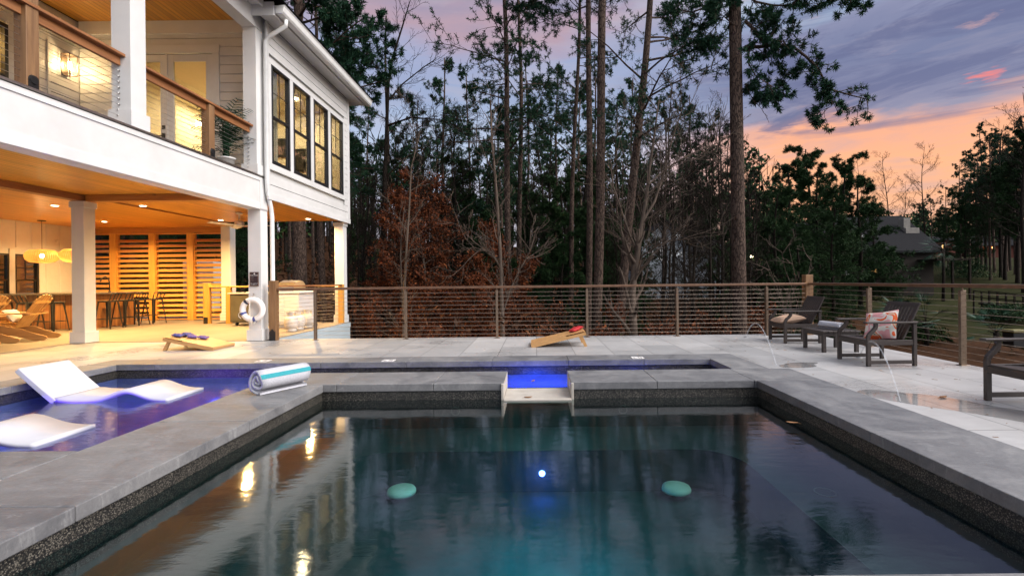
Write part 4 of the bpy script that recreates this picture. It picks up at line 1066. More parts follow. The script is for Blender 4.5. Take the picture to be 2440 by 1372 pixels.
# ================================================================== DECK CHAIRS
def lounge(lab):
    t = thing('lounge_chair', lab, 'lounge chair', (0,0,0), 'dark brown lounge chairs on the deck')
    D, W = .32, .315
    for s in (-1, 1):
        y = s*(W-.02)
        m = MB(); m.box(-D, -D+.05, y-.02, y+.02, 0, .335)
        c = [(-D+.025, .32), (-D+.02,.36), (-D+.03,.40), (-D+.07,.44), (-D+.11,.48), (-D+.125,.52), (-D+.12,.545)]
        for a, b in zip(c, c[1:]): m.bar((a[0],y,a[1]-.004),(b[0],y,b[1]+.004),.038,.045,(1,0,0))
        m.build('leg', 'dark_wood', t, .004)
        m = MB(); m.box(D-.045, D, y-.02, y+.02, 0, .545); m.build('leg', 'dark_wood', t, .004)
        m = MB(); m.box(-D+.051, D-.046, y-.012, y+.012, .03, .075); m.build('stretcher', 'dark_wood', t, .003)
        m = MB(); m.box(-D-.02, D+.005, y-.035, y+.035, .548, .572); m.build('armrest', 'dark_wood', t, .006, 2)
        m = MB(); m.box(-D+.051, D-.046, y-.014, y+.014, .27, .335); m.build('seat_rail', 'dark_wood', t, .003)
    m = MB()
    for i in range(8):
        x = -D+.04+.072*i; m.box(x-.03, x+.03, -W+.045, W-.045, .318-.006*i, .338-.006*i)
    m.box(-D, -D+.008, -W+.041, W-.041, .26, .317)
    m.build('seat', 'dark_wood', t, .003)
    m = MB(); b0 = Vector((D-.17,0,.31)); b1 = Vector((D+.07,0,.80)); dn = (b1-b0).normalized()
    for i in range(9):
        y = (i-4)*.058; m.bar(b0+Vector((0,y,0))+dn*.03, b1+Vector((0,y,0))-dn*.045, .042, .014, (1,0,-.4))
    m.bar(b1+Vector((0,-.285,0))-dn*.02, b1+Vector((0,.285,0))-dn*.02, .02, .055, tuple(dn)); m.bar(b0+Vector((0,-.285,0)), b0+Vector((0,.285,0)), .02, .06, tuple(dn))
    for s in (-1, 1): m.bar(b0+Vector((0,s*.268,0))+dn*.031, b1+Vector((0,s*.268,0))-dn*.05, .034, .022, (1,0,-.4))
    m.build('backrest', 'dark_wood', t, .003)
    return t
lc = lounge('dark brown slatted chair with the bright print cushion')
lc.location = (4.56, 6.5, .002)
dup(lc, (4.67, 8.75, .002), R(-2), 1, 'dark brown slatted chair with the plain tan cushion, by the timber post')
dup(lc, (4.45, 4.155, .002), 0, 1, 'dark brown chair cut off by the picture edge, front leg and arm showing')
t = thing('side_table', 'low dark brown table between the two cushioned chairs', 'table', (4.66, 7.66, 0))
m = MB()
for i in range(7): m.box(4.37+.084*i, 4.445+.084*i, 7.36, 7.97, .305, .33)
m.build('top', 'dark_wood', t, .003)
m = MB(); m.box(4.39, 4.93, 7.39, 7.415, .25, .304); m.box(4.39, 4.93, 7.915, 7.94, .25, .304); m.box(4.39, 4.415, 7.416, 7.914, .25, .304); m.box(4.905, 4.93, 7.416, 7.914, .25, .304); m.build('apron', 'dark_wood', t)
for x in (4.385, 4.885):
    for y in (7.385, 7.895): MB().box(x, x+.05, y, y+.05, 0, .3035).build('leg', 'dark_wood', t, .003)
roll('rolled_towel', 'small rolled white towel with dark swirled ends on the low table', (4.62,7.86,.332), (4.72,7.45,.332), .068, 'towel', [], turns=2.6, thick=.012)
m = MB()
put_pillow('cushion', 'plain tan cushion lying in the chair by the timber post', 'cushion', .46, .44, .15, 'tan', Matrix.Translation((4.56, 8.75, .40)) @ Matrix.Rotation(R(-8),4,'Y'), 'chair cushions')
put_pillow('cushion', 'pink, orange and cream print cushion leaning in the brown chair', 'cushion', .42, .42, .13, 'print', Matrix.Translation((4.60, 6.45, .50)) @ Matrix.Rotation(R(20),4,'Z') @ Matrix.Rotation(R(-62),4,'Y') @ Matrix.Rotation(R(12),4,'Z'), 'chair cushions')

# water jets
def jet(lab, a, b, h, r0, r1):
    a = Vector(a); b = Vector(b); pts = []; rs = []
    vz = (b.z-a.z)
    for i in range(29):
        u = i/28; p = a.lerp(b, u); p.z = a.z + vz*u + 4*h*u*(1-u); pts.append(p); rs.append(r0+(r1-r0)*u)
    m = MB(); m.tube(pts, rs, 8); return tag(m.build('water_jet', 'jet'), lab, 'water jet', 'arcing water jets', 'thing')
jet('thin water jet arcing from the deck edge beside the big pine', (4.1, 9.45, .0), (3.13, 6.3, .0), .40, .013, .005)
jet('thin water jet falling in front of the print cushion chair', (4.62, 6.9, .02), (3.33, 4.42, .0), .36, .012, .005)
for (x, y) in ((4.1, 9.46), (4.62, 6.91)):
    tag(MB().lathe([(0,.008),(.035,.008),(.045,.0)], (x, y, .001), 20).build('jet_nozzle', 'steel'), 'round steel jet nozzle set in the paving ' + ('beside the far chair' if y > 8 else 'under the print cushion chair'), 'nozzle', 'deck jet nozzles')

# fallen leaves
leafm = pm('dry_leaf', (.34,.17,.07), (.2,.09,.035), 20, .8)
def leaf(p, s, rz, lab, tilt=.15):
    m = MB(); vs = []; n = 6
    for i in range(n+1):
        u = -1+2*i/n; w = (1-abs(u)**1.8)*.42; z = .12+.18*u*u
        vs += [(u*s, -w*s, z*s+.25*w*s), (u*s, 0, z*s*.6), (u*s, w*s, z*s+.25*w*s)]
    fs = []
    for i in range(n):
        a = 3*i; fs += [(a,a+3,a+4,a+1),(a+1,a+4,a+5,a+2)]
    m.add(vs, fs, True); m.tube([(-s,0,.2*s),(-s*1.5,0,.05*s)], s*.03, 4); o = m.build('fallen_leaf', leafm); o.location = p; o.rotation_euler = (0,0,rz)
    md = o.modifiers.new('thickness', 'SOLIDIFY'); md.thickness = .0015
    tag(o, lab, 'leaf', 'fallen leaves')
leaf(G(2247, 948)+Vector((0,0,.003)), .055, .4, 'curled tan leaf on the pale paving near the cut off chair')
leaf(Vector(G(1900, 1008, -.14))+Vector((-.05,0,.0)), .05, 2.8, 'tan leaf on the spa water against the pebble wall')
leaf(Vector((-.1,5.42,-.164)), .045, .2, 'brown leaf resting on the spillway lip')
leaf(Vector((-.05,6.35,-.176)), .05, 1.2, 'pair of pinkish leaves floating in the blue water')
rn = random.Random(9); m = MB()
for i in range(70):
    x, y = rn.uniform(3.25, 5.3), rn.uniform(2.2, 9.2); a = rn.uniform(0, 6.3); l = rn.uniform(.015, .05)
    m.bar((x,y,.003),(x+l*cos(a),y+l*sin(a),.004),.003,.003)
for i in range(24):
    x, y = rn.uniform(-5.5, 3), rn.uniform(7.5, 9.5); a = rn.uniform(0, 6.3); l = rn.uniform(.015, .04)
    m.bar((x,y,.003),(x+l*cos(a),y+l*sin(a),.004),.003,.003)
tag(m.build('pine_litter', leafm), 'scattered pine needles and bark crumbs on the paving', 'litter', kind='stuff')

# balcony plants
def palmplant(name, lab, base, h, n, L, potm=None, seed=1, stems=True):
    rg = random.Random(seed); t = thing(name, lab, 'potted palm', tuple(base)); b = Vector(base)
    if potm:
        m = MB(); m.lathe([(0,0),(.11,0),(.15,.27),(.165,.27),(.165,.30),(.14,.30),(.135,.25),(0,.25)], b, 28, True); m.build('pot', 'pot', t)
        b = b + Vector((0,0,.25))
    ms, mf = MB(), MB()
    for i in range(n):
        az = rg.uniform(0, 2*pi); el = rg.uniform(.25, 1.15) ; z0 = h*rg.uniform(.15, 1) if stems else .05
        p = b + Vector((cos(az)*.03, sin(az)*.03, 0)); q = b + Vector((cos(az)*.06, sin(az)*.06, z0)); ms.tube([p, q], [.012,.008], 5)
        pts = []; d = Vector((cos(az)*cos(el), sin(az)*cos(el), sin(el))); c = q.copy()
        for k in range(9): pts.append(c.copy()); c = c + d*L/8; d = (d + Vector((0,0,-.11))).normalized()
        ms.tube(pts, [.006*(1-k/10) for k in range(9)], 4)
        for k in range(1, 9):
            d = (pts[k]-pts[k-1]).normalized(); sd = d.cross(Vector((0,0,1))).normalized(); ll = L*.42*sin(pi*(k+1)/11)
            for s in (-1, 1):
                for e in (0,):
                    o = pts[k-1].lerp(pts[k], e); tip = o + (sd*s*.8+d*.55+Vector((0,0,-.25)))*ll; w = d*.009
                    mf.add([o-w, o+w, o.lerp(tip,.5)+w*1.2+Vector((0,0,.01)), tip, o.lerp(tip,.5)-w*1.2+Vector((0,0,.01))], [(0,1,2,3,4)])
    ms.build('stem', 'palm', t); mf.build('frond', 'palm', t)
palmplant('potted_palm', 'tall dark palm in a white pot at the end of the balcony', (-6.02, 9.42, 3.3), .8, 36, .52, True, 3)
palmplant('potted_palm', 'small fern like plant low behind the balcony cables', (-8.6, 9.3, 3.3), .3, 26, .5, True, 7)

# wet patches where the jets land
wetm = water('puddle_water', (.9,.9,.9), .06, .04, 1.3)
def puddle(cx, cy, a, b, rz, lab, seed):
    rg = random.Random(seed); n = 48; ph = [rg.uniform(0, 6.28) for _ in range(5)]; vs = [(cx, cy, .0035)]
    for i in range(n):
        t = 2*pi*i/n; k = 1 + sum(.13/(j+1)*sin((j+2)*t+ph[j]) for j in range(5))*1.3
        x, y = a*k*cos(t), b*k*sin(t); vs.append((cx+x*cos(rz)-y*sin(rz), cy+x*sin(rz)+y*cos(rz), .0035))
    m = MB(); m.add(vs, [(0, 1+i, 1+(i+1) % n) for i in range(n)]); tag(m.build('puddle', wetm), lab, 'puddle', kind='stuff')
puddle(3.75, 4.25, .75, .3, 2.1, 'thin wet sheen on the paving where the near jet lands', 1)
puddle(3.45, 6.35, .32, .16, .3, 'small wet patch on the paving where the far jet lands', 2)
# ================================================================== TREES
def rvec(rg):
    while True:
        v = Vector((rg.uniform(-1,1), rg.uniform(-1,1), rg.uniform(-1,1)))
        if .05 < v.length < 1: return v.normalized()
def grow(mb, p, d, L, r, lvl, rg, tips, kids_=(6,5,4), sides=(8,5,3,3), curl=.22, lift=.03, rf=.55, lf=.5, start=.25, taper=.25, ang=.9, minr=.004):
    n = max(3, int(4+3*(lvl < 2))); pts = [p.copy()]; rad = [r]; dirs = []
    c = p.copy(); dd = d.normalized()
    for i in range(n):
        dd = (dd + rvec(rg)*curl*(.6 if lvl == 0 else 1) + Vector((0,0,lift))).normalized()
        c = c + dd*L/n; pts.append(c.copy()); dirs.append(dd.copy()); rad.append(max(minr, r*(1-(1-taper)*(i+1)/n)))
    mb.tube(pts, rad, sides[min(lvl, len(sides)-1)], False)
    if lvl >= len(kids_): tips.extend((pts[i+1], dirs[i]) for i in range(0 if n < 6 else 1, n)); return
    k = kids_[lvl]
    for i in range(k):
        u = start + (1-start)*(i+rg.uniform(.1,.9))/k; f = u*n; a = min(n-1, int(f)); q = pts[a].lerp(pts[a+1], f-a)
        side = rvec(rg); side = (side - dirs[a]*side.dot(dirs[a])).normalized()
        nd = (dirs[a]*cos(ang*rg.uniform(.6,1.2)) + side*sin(ang)).normalized()
        grow(mb, q, nd, L*lf*rg.uniform(.7,1.2)*(1.15-.5*u), max(minr, rad[a]*rf), lvl+1, rg, tips, kids_, sides, curl, lift, rf, lf, .2, taper, ang, minr)
    tips.append((pts[-1], dirs[-1]))
def tuft(mb, p, d, L, w, n, rg, k=.7):
    for i in range(n):
        e = (d*k + rvec(rg)).normalized()*L*rg.uniform(.6,1.1); s = e.cross(rvec(rg)).normalized()*w/2
        mb.add([p-s, p+s, p+e*.6+s*1.1, p+e, p+e*.6-s*1.1], [(0,1,2,3,4)])
def leafquad(mb, p, s, rg):
    a = rvec(rg); b = a.cross(rvec(rg)).normalized(); mb.add([p-a*s, p+b*s*.45, p+a*s, p-b*s*.45], [(0,1,2,3)])
def mktree(name, lab, cat, trunk, crown, tm, cm, group=None):
    t = thing(name, lab, cat, (0,0,0), group)
    trunk.build('trunk', tm, t)
    if crown is not None and crown.v: crown.build('crown', cm, t)
    return t
def trunkpts(H, lean, rg, wob=.1, n=14):
    ph = rg.uniform(0, 6); return [Vector((lean[0]*(i/n)*H + wob*sin(ph+i*.55)*(i/n), lean[1]*(i/n)*H + wob*cos(ph*2+i*.5)*(i/n), H*i/n)) for i in range(n+1)]
def pine(name, lab, seed, H, r, c0, L, nl=34, lean=(0,0), tl=.22, tw=.018, dens=1.0, top=.25, mat='needle', tm='bark', group=None, cat='pine tree', tn=9, cyl=False, droop=-.01, lk=(6,3)):
    rg = random.Random(seed); tb, cb = MB(), MB(); tp = trunkpts(H, lean, rg, .15)
    tb.tube(tp, [r*(1-(1-top)*(i/14)**1.1)*(1.25 if i == 0 else 1) for i in range(15)], 14, False)
    for i in range(nl):
        u = c0 + (1-c0)*(i+rg.random())/nl; f = u*14; a = min(13, int(f)); q = tp[a].lerp(tp[a+1], f-a)
        az = rg.uniform(0, 2*pi); s = 1-(u-c0)/(1-c0)
        l = L*((.35+.65*s) if not cyl else 1)*rg.uniform(.5,1.1)
        if u < c0+.12: l *= .8
        d = Vector((cos(az), sin(az), rg.uniform(-.05,.45)+.25*(1-s)))
        tips = []; grow(tb, q, d, l, max(.012, r*.26*(.5+.5*s)), 0, rg, tips, lk, (6,4,3), .2, droop, .5, .42, .3, .2, .8, .008)
        for (p, e) in tips:
            for k in range(max(1, int(1.5*dens))):
                tuft(cb, p+rvec(rg)*.07*k, e, tl, tw, max(3, int(tn*dens)), rg)
    return mktree(name, lab, cat, tb, cb, tm, mat, group)
def bare(name, lab, seed, H, r, c0=.25, nl=16, L=3.2, lean=(0,0), tm='barkg', kids_=(6,5,3), top=.12, up=.7, group=None, leaves=None, ln=0, ls=.06, cat='bare tree', ang=.7):
    rg = random.Random(seed); tb, cb = MB(), MB(); tp = trunkpts(H, lean, rg, .25)
    tb.tube(tp, [r*(1-(1-top)*(i/14))*(1.2 if i == 0 else 1) for i in range(15)], 8, False)
    for i in range(nl):
        u = c0 + (1-c0)*(i+rg.random())/nl; f = u*14; a = min(13, int(f)); q = tp[a].lerp(tp[a+1], f-a)
        az = rg.uniform(0, 2*pi); s = 1-.55*(u-c0)/(1-c0)
        tips = []; grow(tb, q, Vector((cos(az), sin(az), up*rg.uniform(.6,1.4))), L*s*rg.uniform(.6,1.1), max(.012, r*.35*s), 0, rg, tips, kids_, (5,4,3,3), .22, .05, .5, .5, .15, .25, ang, .0055)
        if ln:
            for (p, e) in tips:
                for k in range(ln): leafquad(cb, p+rvec(rg)*.22*rg.random(), ls*rg.uniform(.7,1.3), rg)
    return mktree(name, lab, cat, tb, cb if ln else None, tm, leaves or 'rust', group)
def place(o, px, Y, rz=0, sc=1, dz=-.2):
    x = (px-PX)*Y/F + ROLL*0; o.location = (x, Y, gz(x, Y)+dz); o.rotation_euler = (0,0,rz); o.scale = (sc,)*3 if not isinstance(sc, tuple) else sc; return o

# --- the big pine at the deck edge with its drooping limb
rg = random.Random(21); Yb = 15.2; bx = at(1762, 668, Yb).x; bz = gz(bx, Yb)-.2
t = thing('pine_tree', 'thick rough barked pine close behind the railing with one long drooping limb', 'pine tree', (bx, Yb, bz))
tb, cb = MB(), MB()
pts = [Vector((bx + (at(1757, 0, Yb).x - at(1763, 668, Yb).x)*i/14, Yb+.02*i, bz + (24)*i/14)) for i in range(15)]
tb.tube(pts, [.235*(1.18 if i == 0 else 1)*(1-.03*i) for i in range(15)], 20, False)
def limb(pxs, r0, dy=0, lk=(7,4), tl=.17, dens=1, L=.9, tn=10):
    P = [at(a, b, Yb+dy*i/len(pxs)) for i, (a, b) in enumerate(pxs)]; n = len(P)
    tb.tube(P, [r0*(1-.75*i/(n-1)) for i in range(n)], 7, False)
    for i in range(1, n):
        for k in range(lk[0]):
            q = P[i-1].lerp(P[i], rg.random()); d = ((P[i]-P[i-1]).normalized()*.7 + rvec(rg)*.8 + Vector((0,0,-.15))).normalized(); tips = []
            grow(tb, q, d, L*rg.uniform(.6,1.2), max(.008, r0*.28), 0, rg, tips, (lk[1],2), (4,3,3), .3, -.01, .5, .5, .2, .3, .8, .006)
            for p, e in tips:
                for j in range(dens): tuft(cb, p+rvec(rg)*.05, e, tl, .018, tn, rg, .8)
limb([(1775,113),(1810,112),(1850,108),(1890,112),(1920,135),(1950,165),(1965,195),(1985,215),(2030,228),(2070,238)], .06, .6, (3,2), dens=1, L=.7, tn=7)
limb([(1965,192),(1975,225),(1985,250),(1965,262)], .02, 0, (4,2), L=.6)
limb([(1775,50),(1800,75),(1815,100),(1840,95),(1870,100)], .055, -.3, (4,2), L=.6)
limb([(1785,118),(1783,150),(1800,180),(1830,200),(1870,225)], .03, -.4, (3,2), L=.6)
limb([(1960,180),(1930,170),(1900,175),(1870,180)], .02, .5, (3,2), L=.5)
limb([(1775,200),(1800,215),(1830,205),(1860,212),(1850,235)], .022, .4, (3,2), L=.5)
limb([(1760,-30),(1800,5),(1850,15),(1890,10)], .05, -.5, (6,3), L=.8)
limb([(1760,-90),(1850,-60),(1950,-40),(2010,-20),(2040,5)], .06, -1, (5,3), L=.7)
limb([(1745,-20),(1700,10),(1650,30),(1600,20)], .05, .5, (6,3), L=.9)
limb([(1748,60),(1725,40),(1700,70),(1660,110)], .03, .5, (4,3), L=.8)
limb([(1778,205),(1795,240),(1815,260),(1830,285)], .014, 0, (2,0), L=.3, dens=0)
for z_ in range(12):
    az = rg.uniform(0, 6.28); p = pts[10].lerp(pts[14], rg.random()); tips = []
    grow(tb, p, Vector((cos(az), sin(az), .3)), rg.uniform(2,3.6), .06, 0, rg, tips, (7,3), (5,3,3), .2, 0, .5, .4, .3, .2, .8, .008)
    for p2, e in tips: tuft(cb, p2, e, .25, .03, 9, rg)
tb.build('trunk', 'bark', t); cb.build('crown', 'needle', t)

# --- hero pines
PG = 'tall pines behind the deck railing'
def hp_(lab, seed, px, pxt, Y, rpx, H, c0, L, nl, **kw):
    r = rpx*Y/F/2; x0 = at(px, 668, Y).x; dxm = (at(pxt, 0, Y).x - x0); lean = (dxm/(668*Y/F), 0)
    o = pine('pine_tree', lab, seed, H, r, c0, L, nl, lean, group=PG, **kw)
    o.location = (x0 - lean[0]*(E-gz(x0, Y)+.2), Y, gz(x0, Y)-.2); return o
hp_('grey trunked pine, left trunk of the close pair in the centre', 31, 1402, 1407, 20, 16, 25, .62, 3, 22, lk=(6,3), top=.55)
hp_('darker scaly pine, right trunk of the close pair in the centre', 32, 1424, 1441, 17.5, 23, 24, .68, 3, 12, top=.6)
hp_('pine leaning slightly right with wide open branches beside the pale forked tree', 33, 1487, 1546, 18.5, 25, 22, .42, 4.8, 28, tl=.17, tn=10, dens=.8, droop=.01, lk=(8,3), top=.3)
hp_('straight bare stemmed pine left of the centre pair', 34, 1214, 1199, 22, 17, 23, .42, 4.6, 28, tl=.17, tn=10, dens=.8, lk=(8,3), top=.4)
hp_('dark slim pine standing just right of the straight bare stemmed one', 35, 1238, 1238, 25, 14, 21, .46, 4.4, 24, tl=.17, tn=10, dens=.8, lk=(8,3), top=.4)
hp_('thin pine halfway between the straight one and the centre pair', 36, 1362, 1376, 22, 13, 20, .46, 4.0, 22, tl=.17, tn=10, dens=.8, lk=(8,3), top=.4)
hp_('slim dark pine nearest the house corner', 37, 913, 928, 24, 15, 17, .45, 2.2, 14, tl=.26, tn=6, top=.25)
hp_('small crowned pine in front of the lighter sky patch left of the straight pine', 38, 1178, 1178, 27, 9, 13, .5, 3.6, 24, tl=.18, tn=10, dens=.8, lk=(8,3))
# big dense pine over the roof
o = pine('pine_tree', 'dense dark pine rising above the white house roof', 41, 22, .3, .38, 5.2, 46, (0,0), .2, .022, 1.4, .3, lk=(8,4), tn=9); place(o, 715, 20.5, 0, 1.05)
# trunks seen through the porch
for (px, Y, r, sd, lab) in ((772, 23, .17, 51, 'rough pine trunk framed in the porch opening'), (716, 27, .13, 52, 'slender trunk left in the porch opening'), (690, 33, .14, 53, 'far dark trunk beside the downspout'), (800, 30, .12, 54, 'thin trunk just left of the far porch column'), (745, 36, .12, 55, 'thin trunk deep in the woods through the porch')):
    o = pine('pine_tree', lab, sd, 20, r, .6, 3, 12, (-.02 if px == 772 else .01, 0), group='trunks seen through the porch', tn=5); place(o, px, Y)

# --- pale bark bare trees
def stemtree(name, lab, px, Y, stems, tm='barkp', seed=1, kids_=(4,4,2), L=1.5, group=None, leaves=None):
    """explicit stems as pixel polylines with radii"""
    rg = random.Random(seed); b = at(px, 668, Y); z = gz(b.x, Y)-.2; t = thing(name, lab, 'bare tree', (b.x, Y, z), group); tb = MB(); cb = MB()
    for pxs, r0, r1 in stems:
        P = [at(a, c, Y + dy) for a, c, dy in pxs]
        if pxs[0][1] > 700: P = [Vector((P[0].x, P[0].y, z))] + P
        n = len(P); tb.tube(P, [r0+(r1-r0)*i/(n-1) for i in range(n)], 8, False)
        for i in range(max(1, n//3), n):
            for k in range(kids_[0]):
                q = P[i-1].lerp(P[i], rg.random()); d = ((P[i]-P[i-1]).normalized() + rvec(rg)*.9).normalized(); tips = []
                grow(tb, q, d, L*rg.uniform(.5,1.2), max(.012, r1*.8), 0, rg, tips, kids_[1:], (5,4,3,3), .25, .05, .5, .5, .15, .25, .7, .0055)
                if leaves:
                    for p, e in tips:
                        for j in range(leaves): leafquad(cb, p+rvec(rg)*.2*rg.random(), .055*rg.uniform(.7,1.3), rg)
    tb.build('trunk', tm, t)
    if cb.v: cb.build('crown', 'rust', t)
    return t
stemtree('bare_tree', 'pale forked bare tree between the leaning pine and the big pine', 1510, 14.5, [
    ([(1510,790,0),(1506,700,0),(1512,640,0),(1520,600,0)], .13, .09),
    ([(1520,600,0),(1528,540,0),(1540,470,.2),(1548,400,.3),(1558,330,.3),(1570,240,.4)], .075, .02),
    ([(1520,600,0),(1500,560,0),(1480,500,-.2),(1460,440,-.3),(1455,380,-.3)], .04, .014),
    ([(1514,650,0),(1530,610,0),(1560,590,-.2),(1590,575,-.3),(1640,570,-.3)], .03, .01),
    ([(1530,530,0),(1560,480,.2),(1580,420,.3),(1600,340,.4),(1625,260,.5)], .045, .012),
    ([(1545,440,0),(1590,400,.2),(1640,370,.3),(1690,350,.3),(1730,330,.3)], .03, .01)], seed=61)
stemtree('bare_tree', 'pale slender sapling in front of the rusty beech leaves', 1197, 13.2, [
    ([(1198,800,0),(1196,720,0),(1192,600,0),(1186,500,0),(1180,420,.1),(1172,330,.1),(1168,240,.1)], .065, .018),
    ([(1194,760,0),(1215,690,0),(1240,640,-.1),(1262,600,-.1),(1280,540,-.1)], .03, .009),
    ([(1193,640,0),(1170,600,0),(1130,590,-.2),(1110,570,-.2)], .016, .006)], seed=62, kids_=(3,4,2), L=1.2)
stemtree('bare_tree', 'thin sapling with pale stem left of the pale slender one', 962, 14, [
    ([(962,800,0),(963,700,0),(968,600,0),(975,500,0),(980,400,.1),(1000,320,.1)], .05, .014)], seed=63, kids_=(3,4,2), L=1.1)
stemtree('bare_tree', 'dark bare treetop standing over the beeches against the pink sky', 920, 22, [
    ([(915,800,0),(912,600,0),(918,400,0),(925,200,0),(935,140,0),(960,60,0),(975,10,0)], .14, .02),
    ([(925,240,0),(960,200,.3),(1010,160,.5),(1040,140,.5)], .04, .012), ([(922,300,0),(980,280,-.4),(1040,285,-.5),(1090,300,-.5)], .05, .012),
    ([(922,420,0),(960,380,.4),(1020,350,.5)], .04, .012)], 'barkg', 64, (4,4,3), 1.6)

# --- generic variants, reused by copying
BG = 'bare winter trees in the woods'; EG = 'dark evergreens in the woods'; PP = 'tall pines in the woods'; RG = 'rusty leaved beeches behind the railing'
b1 = bare('bare_tree', 'bare grey winter tree in the woods behind the deck', 71, 13, .13, .2, 20, 3.4, group=BG)
b2 = bare('bare_tree', 'bare grey winter tree in the woods behind the deck', 72, 15, .12, .3, 18, 3.0, (.03,0), group=BG)
b3 = bare('bare_tree', 'bare grey winter tree in the woods behind the deck', 73, 11, .09, .15, 22, 2.8, (-.04,.02), group=BG, up=1.1)
e1 = pine('evergreen_tree', 'dark layered evergreen in the woods behind the deck', 81, 10, .15, .06, 3.2, 44, tl=.19, tw=.02, dens=1, mat='needle2', tm='barkg', group=EG, cat='evergreen tree', droop=-.03, lk=(9,4), tn=7)
e2 = pine('evergreen_tree', 'dark layered evergreen in the woods behind the deck', 82, 8.5, .14, .05, 3.0, 38, tl=.2, tw=.02, dens=1, mat='needle2', tm='barkg', group=EG, cat='evergreen tree', droop=-.02, lk=(9,4), tn=7)
p3 = pine('pine_tree', 'broad dark crowned pine on the far right lawn', 93, 14, .2, .42, 3.8, 46, tl=.24, tw=.035, dens=1, group='broad pines on the far lawn', tn=9, lk=(8,3), mat='needle2', tm='barkg')
place(p3, 2425, 50, 0, .95)
p1 = pine('pine_tree', 'tall slim pine deep in the woods behind the deck', 91, 19, .16, .55, 2.8, 24, tl=.2, tw=.028, dens=.8, group=PP, tn=7)
p2 = pine('pine_tree', 'tall slim pine deep in the woods behind the deck', 92, 17, .14, .6, 2.5, 22, (.02,0), tl=.2, tw=.028, dens=.8, group=PP, tn=7)
r1 = bare('beech_tree', 'young beech holding rusty dry leaves low behind the railing', 95, 7.5, .07, .06, 26, 2.0, (.02,0), 'barkp', (6,5), .15, .35, RG, 'rust', 3, .05, 'beech tree', .9)
r2 = bare('beech_tree', 'young beech holding rusty dry leaves low behind the railing', 96, 5.5, .05, .05, 24, 1.7, (-.03,0), 'barkp', (6,5), .15, .3, RG, 'rust', 4, .05, 'beech tree', .9)
sh = bare('bush', 'tangled brown undergrowth bush below the deck', 97, 2.6, .03, .05, 18, 1.3, (0,0), 'barkp', (5,4), .3, .6, 'undergrowth bushes below the deck', 'rust', 1, .05, 'bush', .8)

place(r1, 1000, 19, 0, 1.12); 
for (px, Y, rz, s, src, lab) in ((955,17.5,1,.95,r1,None),(1045,20,2,.95,r1,None),(1130,17,3,.9,r2,None),(1235,17,5,.85,r2,None),(1075,15.5,2.2,.7,r2,None),(1165,15,1.2,.75,r2,None),(905,19,3.3,.6,r1,None),(985,15.5,5.2,.7,r2,None),(1320,15.5,4.1,.45,r2,None),(975,22,2.7,1.1,r1,None)):
    x = (px-PX)*Y/F; dup(src, (x, Y, gz(x,Y)-.1), rz, s)
place(r2, 1200, 19, 1, 1.15)
def scatter(src, lst, zoff=-.2):
    for (px, Y, rz, s) in lst:
        x = (px-PX)*Y/F; dup(src, (x, Y, gz(x,Y)+zoff), rz, s)
rs = random.Random(77)
place(b1, 1040, 27, 0, 1.0); place(b2, 1600, 26, 1, 1.0); place(b3, 1660, 24, 0, .95)
place(e1, 1100, 29, 0, .85); place(e2, 1320, 26, 1, .85); place(p1, 1060, 36, 0, 1.0); place(p2, 1580, 40, 0, 1.0); place(sh, 1640, 15, 0, 1)
scatter(b1, [(870,26,1,.8),(985,30,2,1.0),(1090,24,3,.95),(1650,30,4,1.05),(1720,28,2.5,1.0),(1790,26,.4,.62),(960,24,4,.9),(2440,45,1,1.45),(2395,52,3,1.3)])
scatter(b2, [(850,32,1,.75),(1020,24,2,.85),(1150,34,2,1),(1300,34,3,1),(1480,28,1.6,.95),(1700,34,4,1),(1625,23,.3,.75),(1740,38,1,1.0),(2120,60,2,1.0),(2200,58,.5,1.05),(2060,52,3,.9)])
scatter(b3, [(845,24,1,.8),(890,28,2,.9),(1010,21,2,.9),(1060,22,5,.95),(1570,22,3,1.0),(1610,19,1,.8),(1690,21,2,.9),(1730,24,4,.9),(1540,25,6,1),(1800,30,2,.75),(1270,24,1,.8),(1460,22,4.4,.8),(1660,17,1.3,.65),(2160,70,1,1.1)])
scatter(e1, [(1290,30,2,.85),(1400,27,3,.8),(1340,22,4,.62),(1880,36,5,1.1),(1950,34,2,1.05),(2010,38,4,1.15),(1930,42,.7,1.3),(860,36,.3,.7),(1160,24,3,.7),(1520,36,1.3,.75),(1985,30,3.1,.75),(2300,54,.7,.95),(2250,66,2,.8),(1110,27,2,1),(1395,30,3,1.05),(1345,27,1,.95),(1710,31,1,.9),(1450,24,2.2,.7),(1260,28,2,.9),(300,27,1,1),(420,30,2,1),(520,28,4,1)])
scatter(e2, [(1140,27,2,.8),(1430,25,5,.75),(1850,32,1,1.0),(2050,36,2,1.15),(1900,28,4,.75),(2080,44,3,.95),(1480,31,2,.8),(1800,38,2,.8),(1060,32,1,.75),(1215,22,3,.6),(2140,50,3,.7),(240,24,3,1),(360,26,5,1),(470,24,1,1),(590,30,2,1)])
scatter(p1, [(880,40,1,.85),(1000,42,2,.9),(1120,44,3,1.05),(1260,40,4,1.05),(1420,42,5,1.1),(1510,38,.7,.95),(1650,44,2,.95),(1720,48,3,.9),(1330,46,.2,1.1),(2290,60,1,.7),(2340,64,3,1.0),(2420,56,4,.95),(2390,70,1,1.05),(2220,72,2,.55),(2360,52,4,.8),(2445,62,2,1)])
scatter(p2, [(940,38,1,.85),(1080,46,2,1.0),(1200,38,3,1.0),(1390,36,4,1.0),(1470,46,5,1.05),(1760,44,.7,.8),(1690,52,2,1.0),(1620,50,1,.95),(2260,58,2,.62),(2310,70,5,1.0),(2370,58,2,1.0),(2430,66,1,1.05),(1860,50,1,.75),(2200,64,3,.5),(2400,60,2,1),(2325,56,5,.85)])
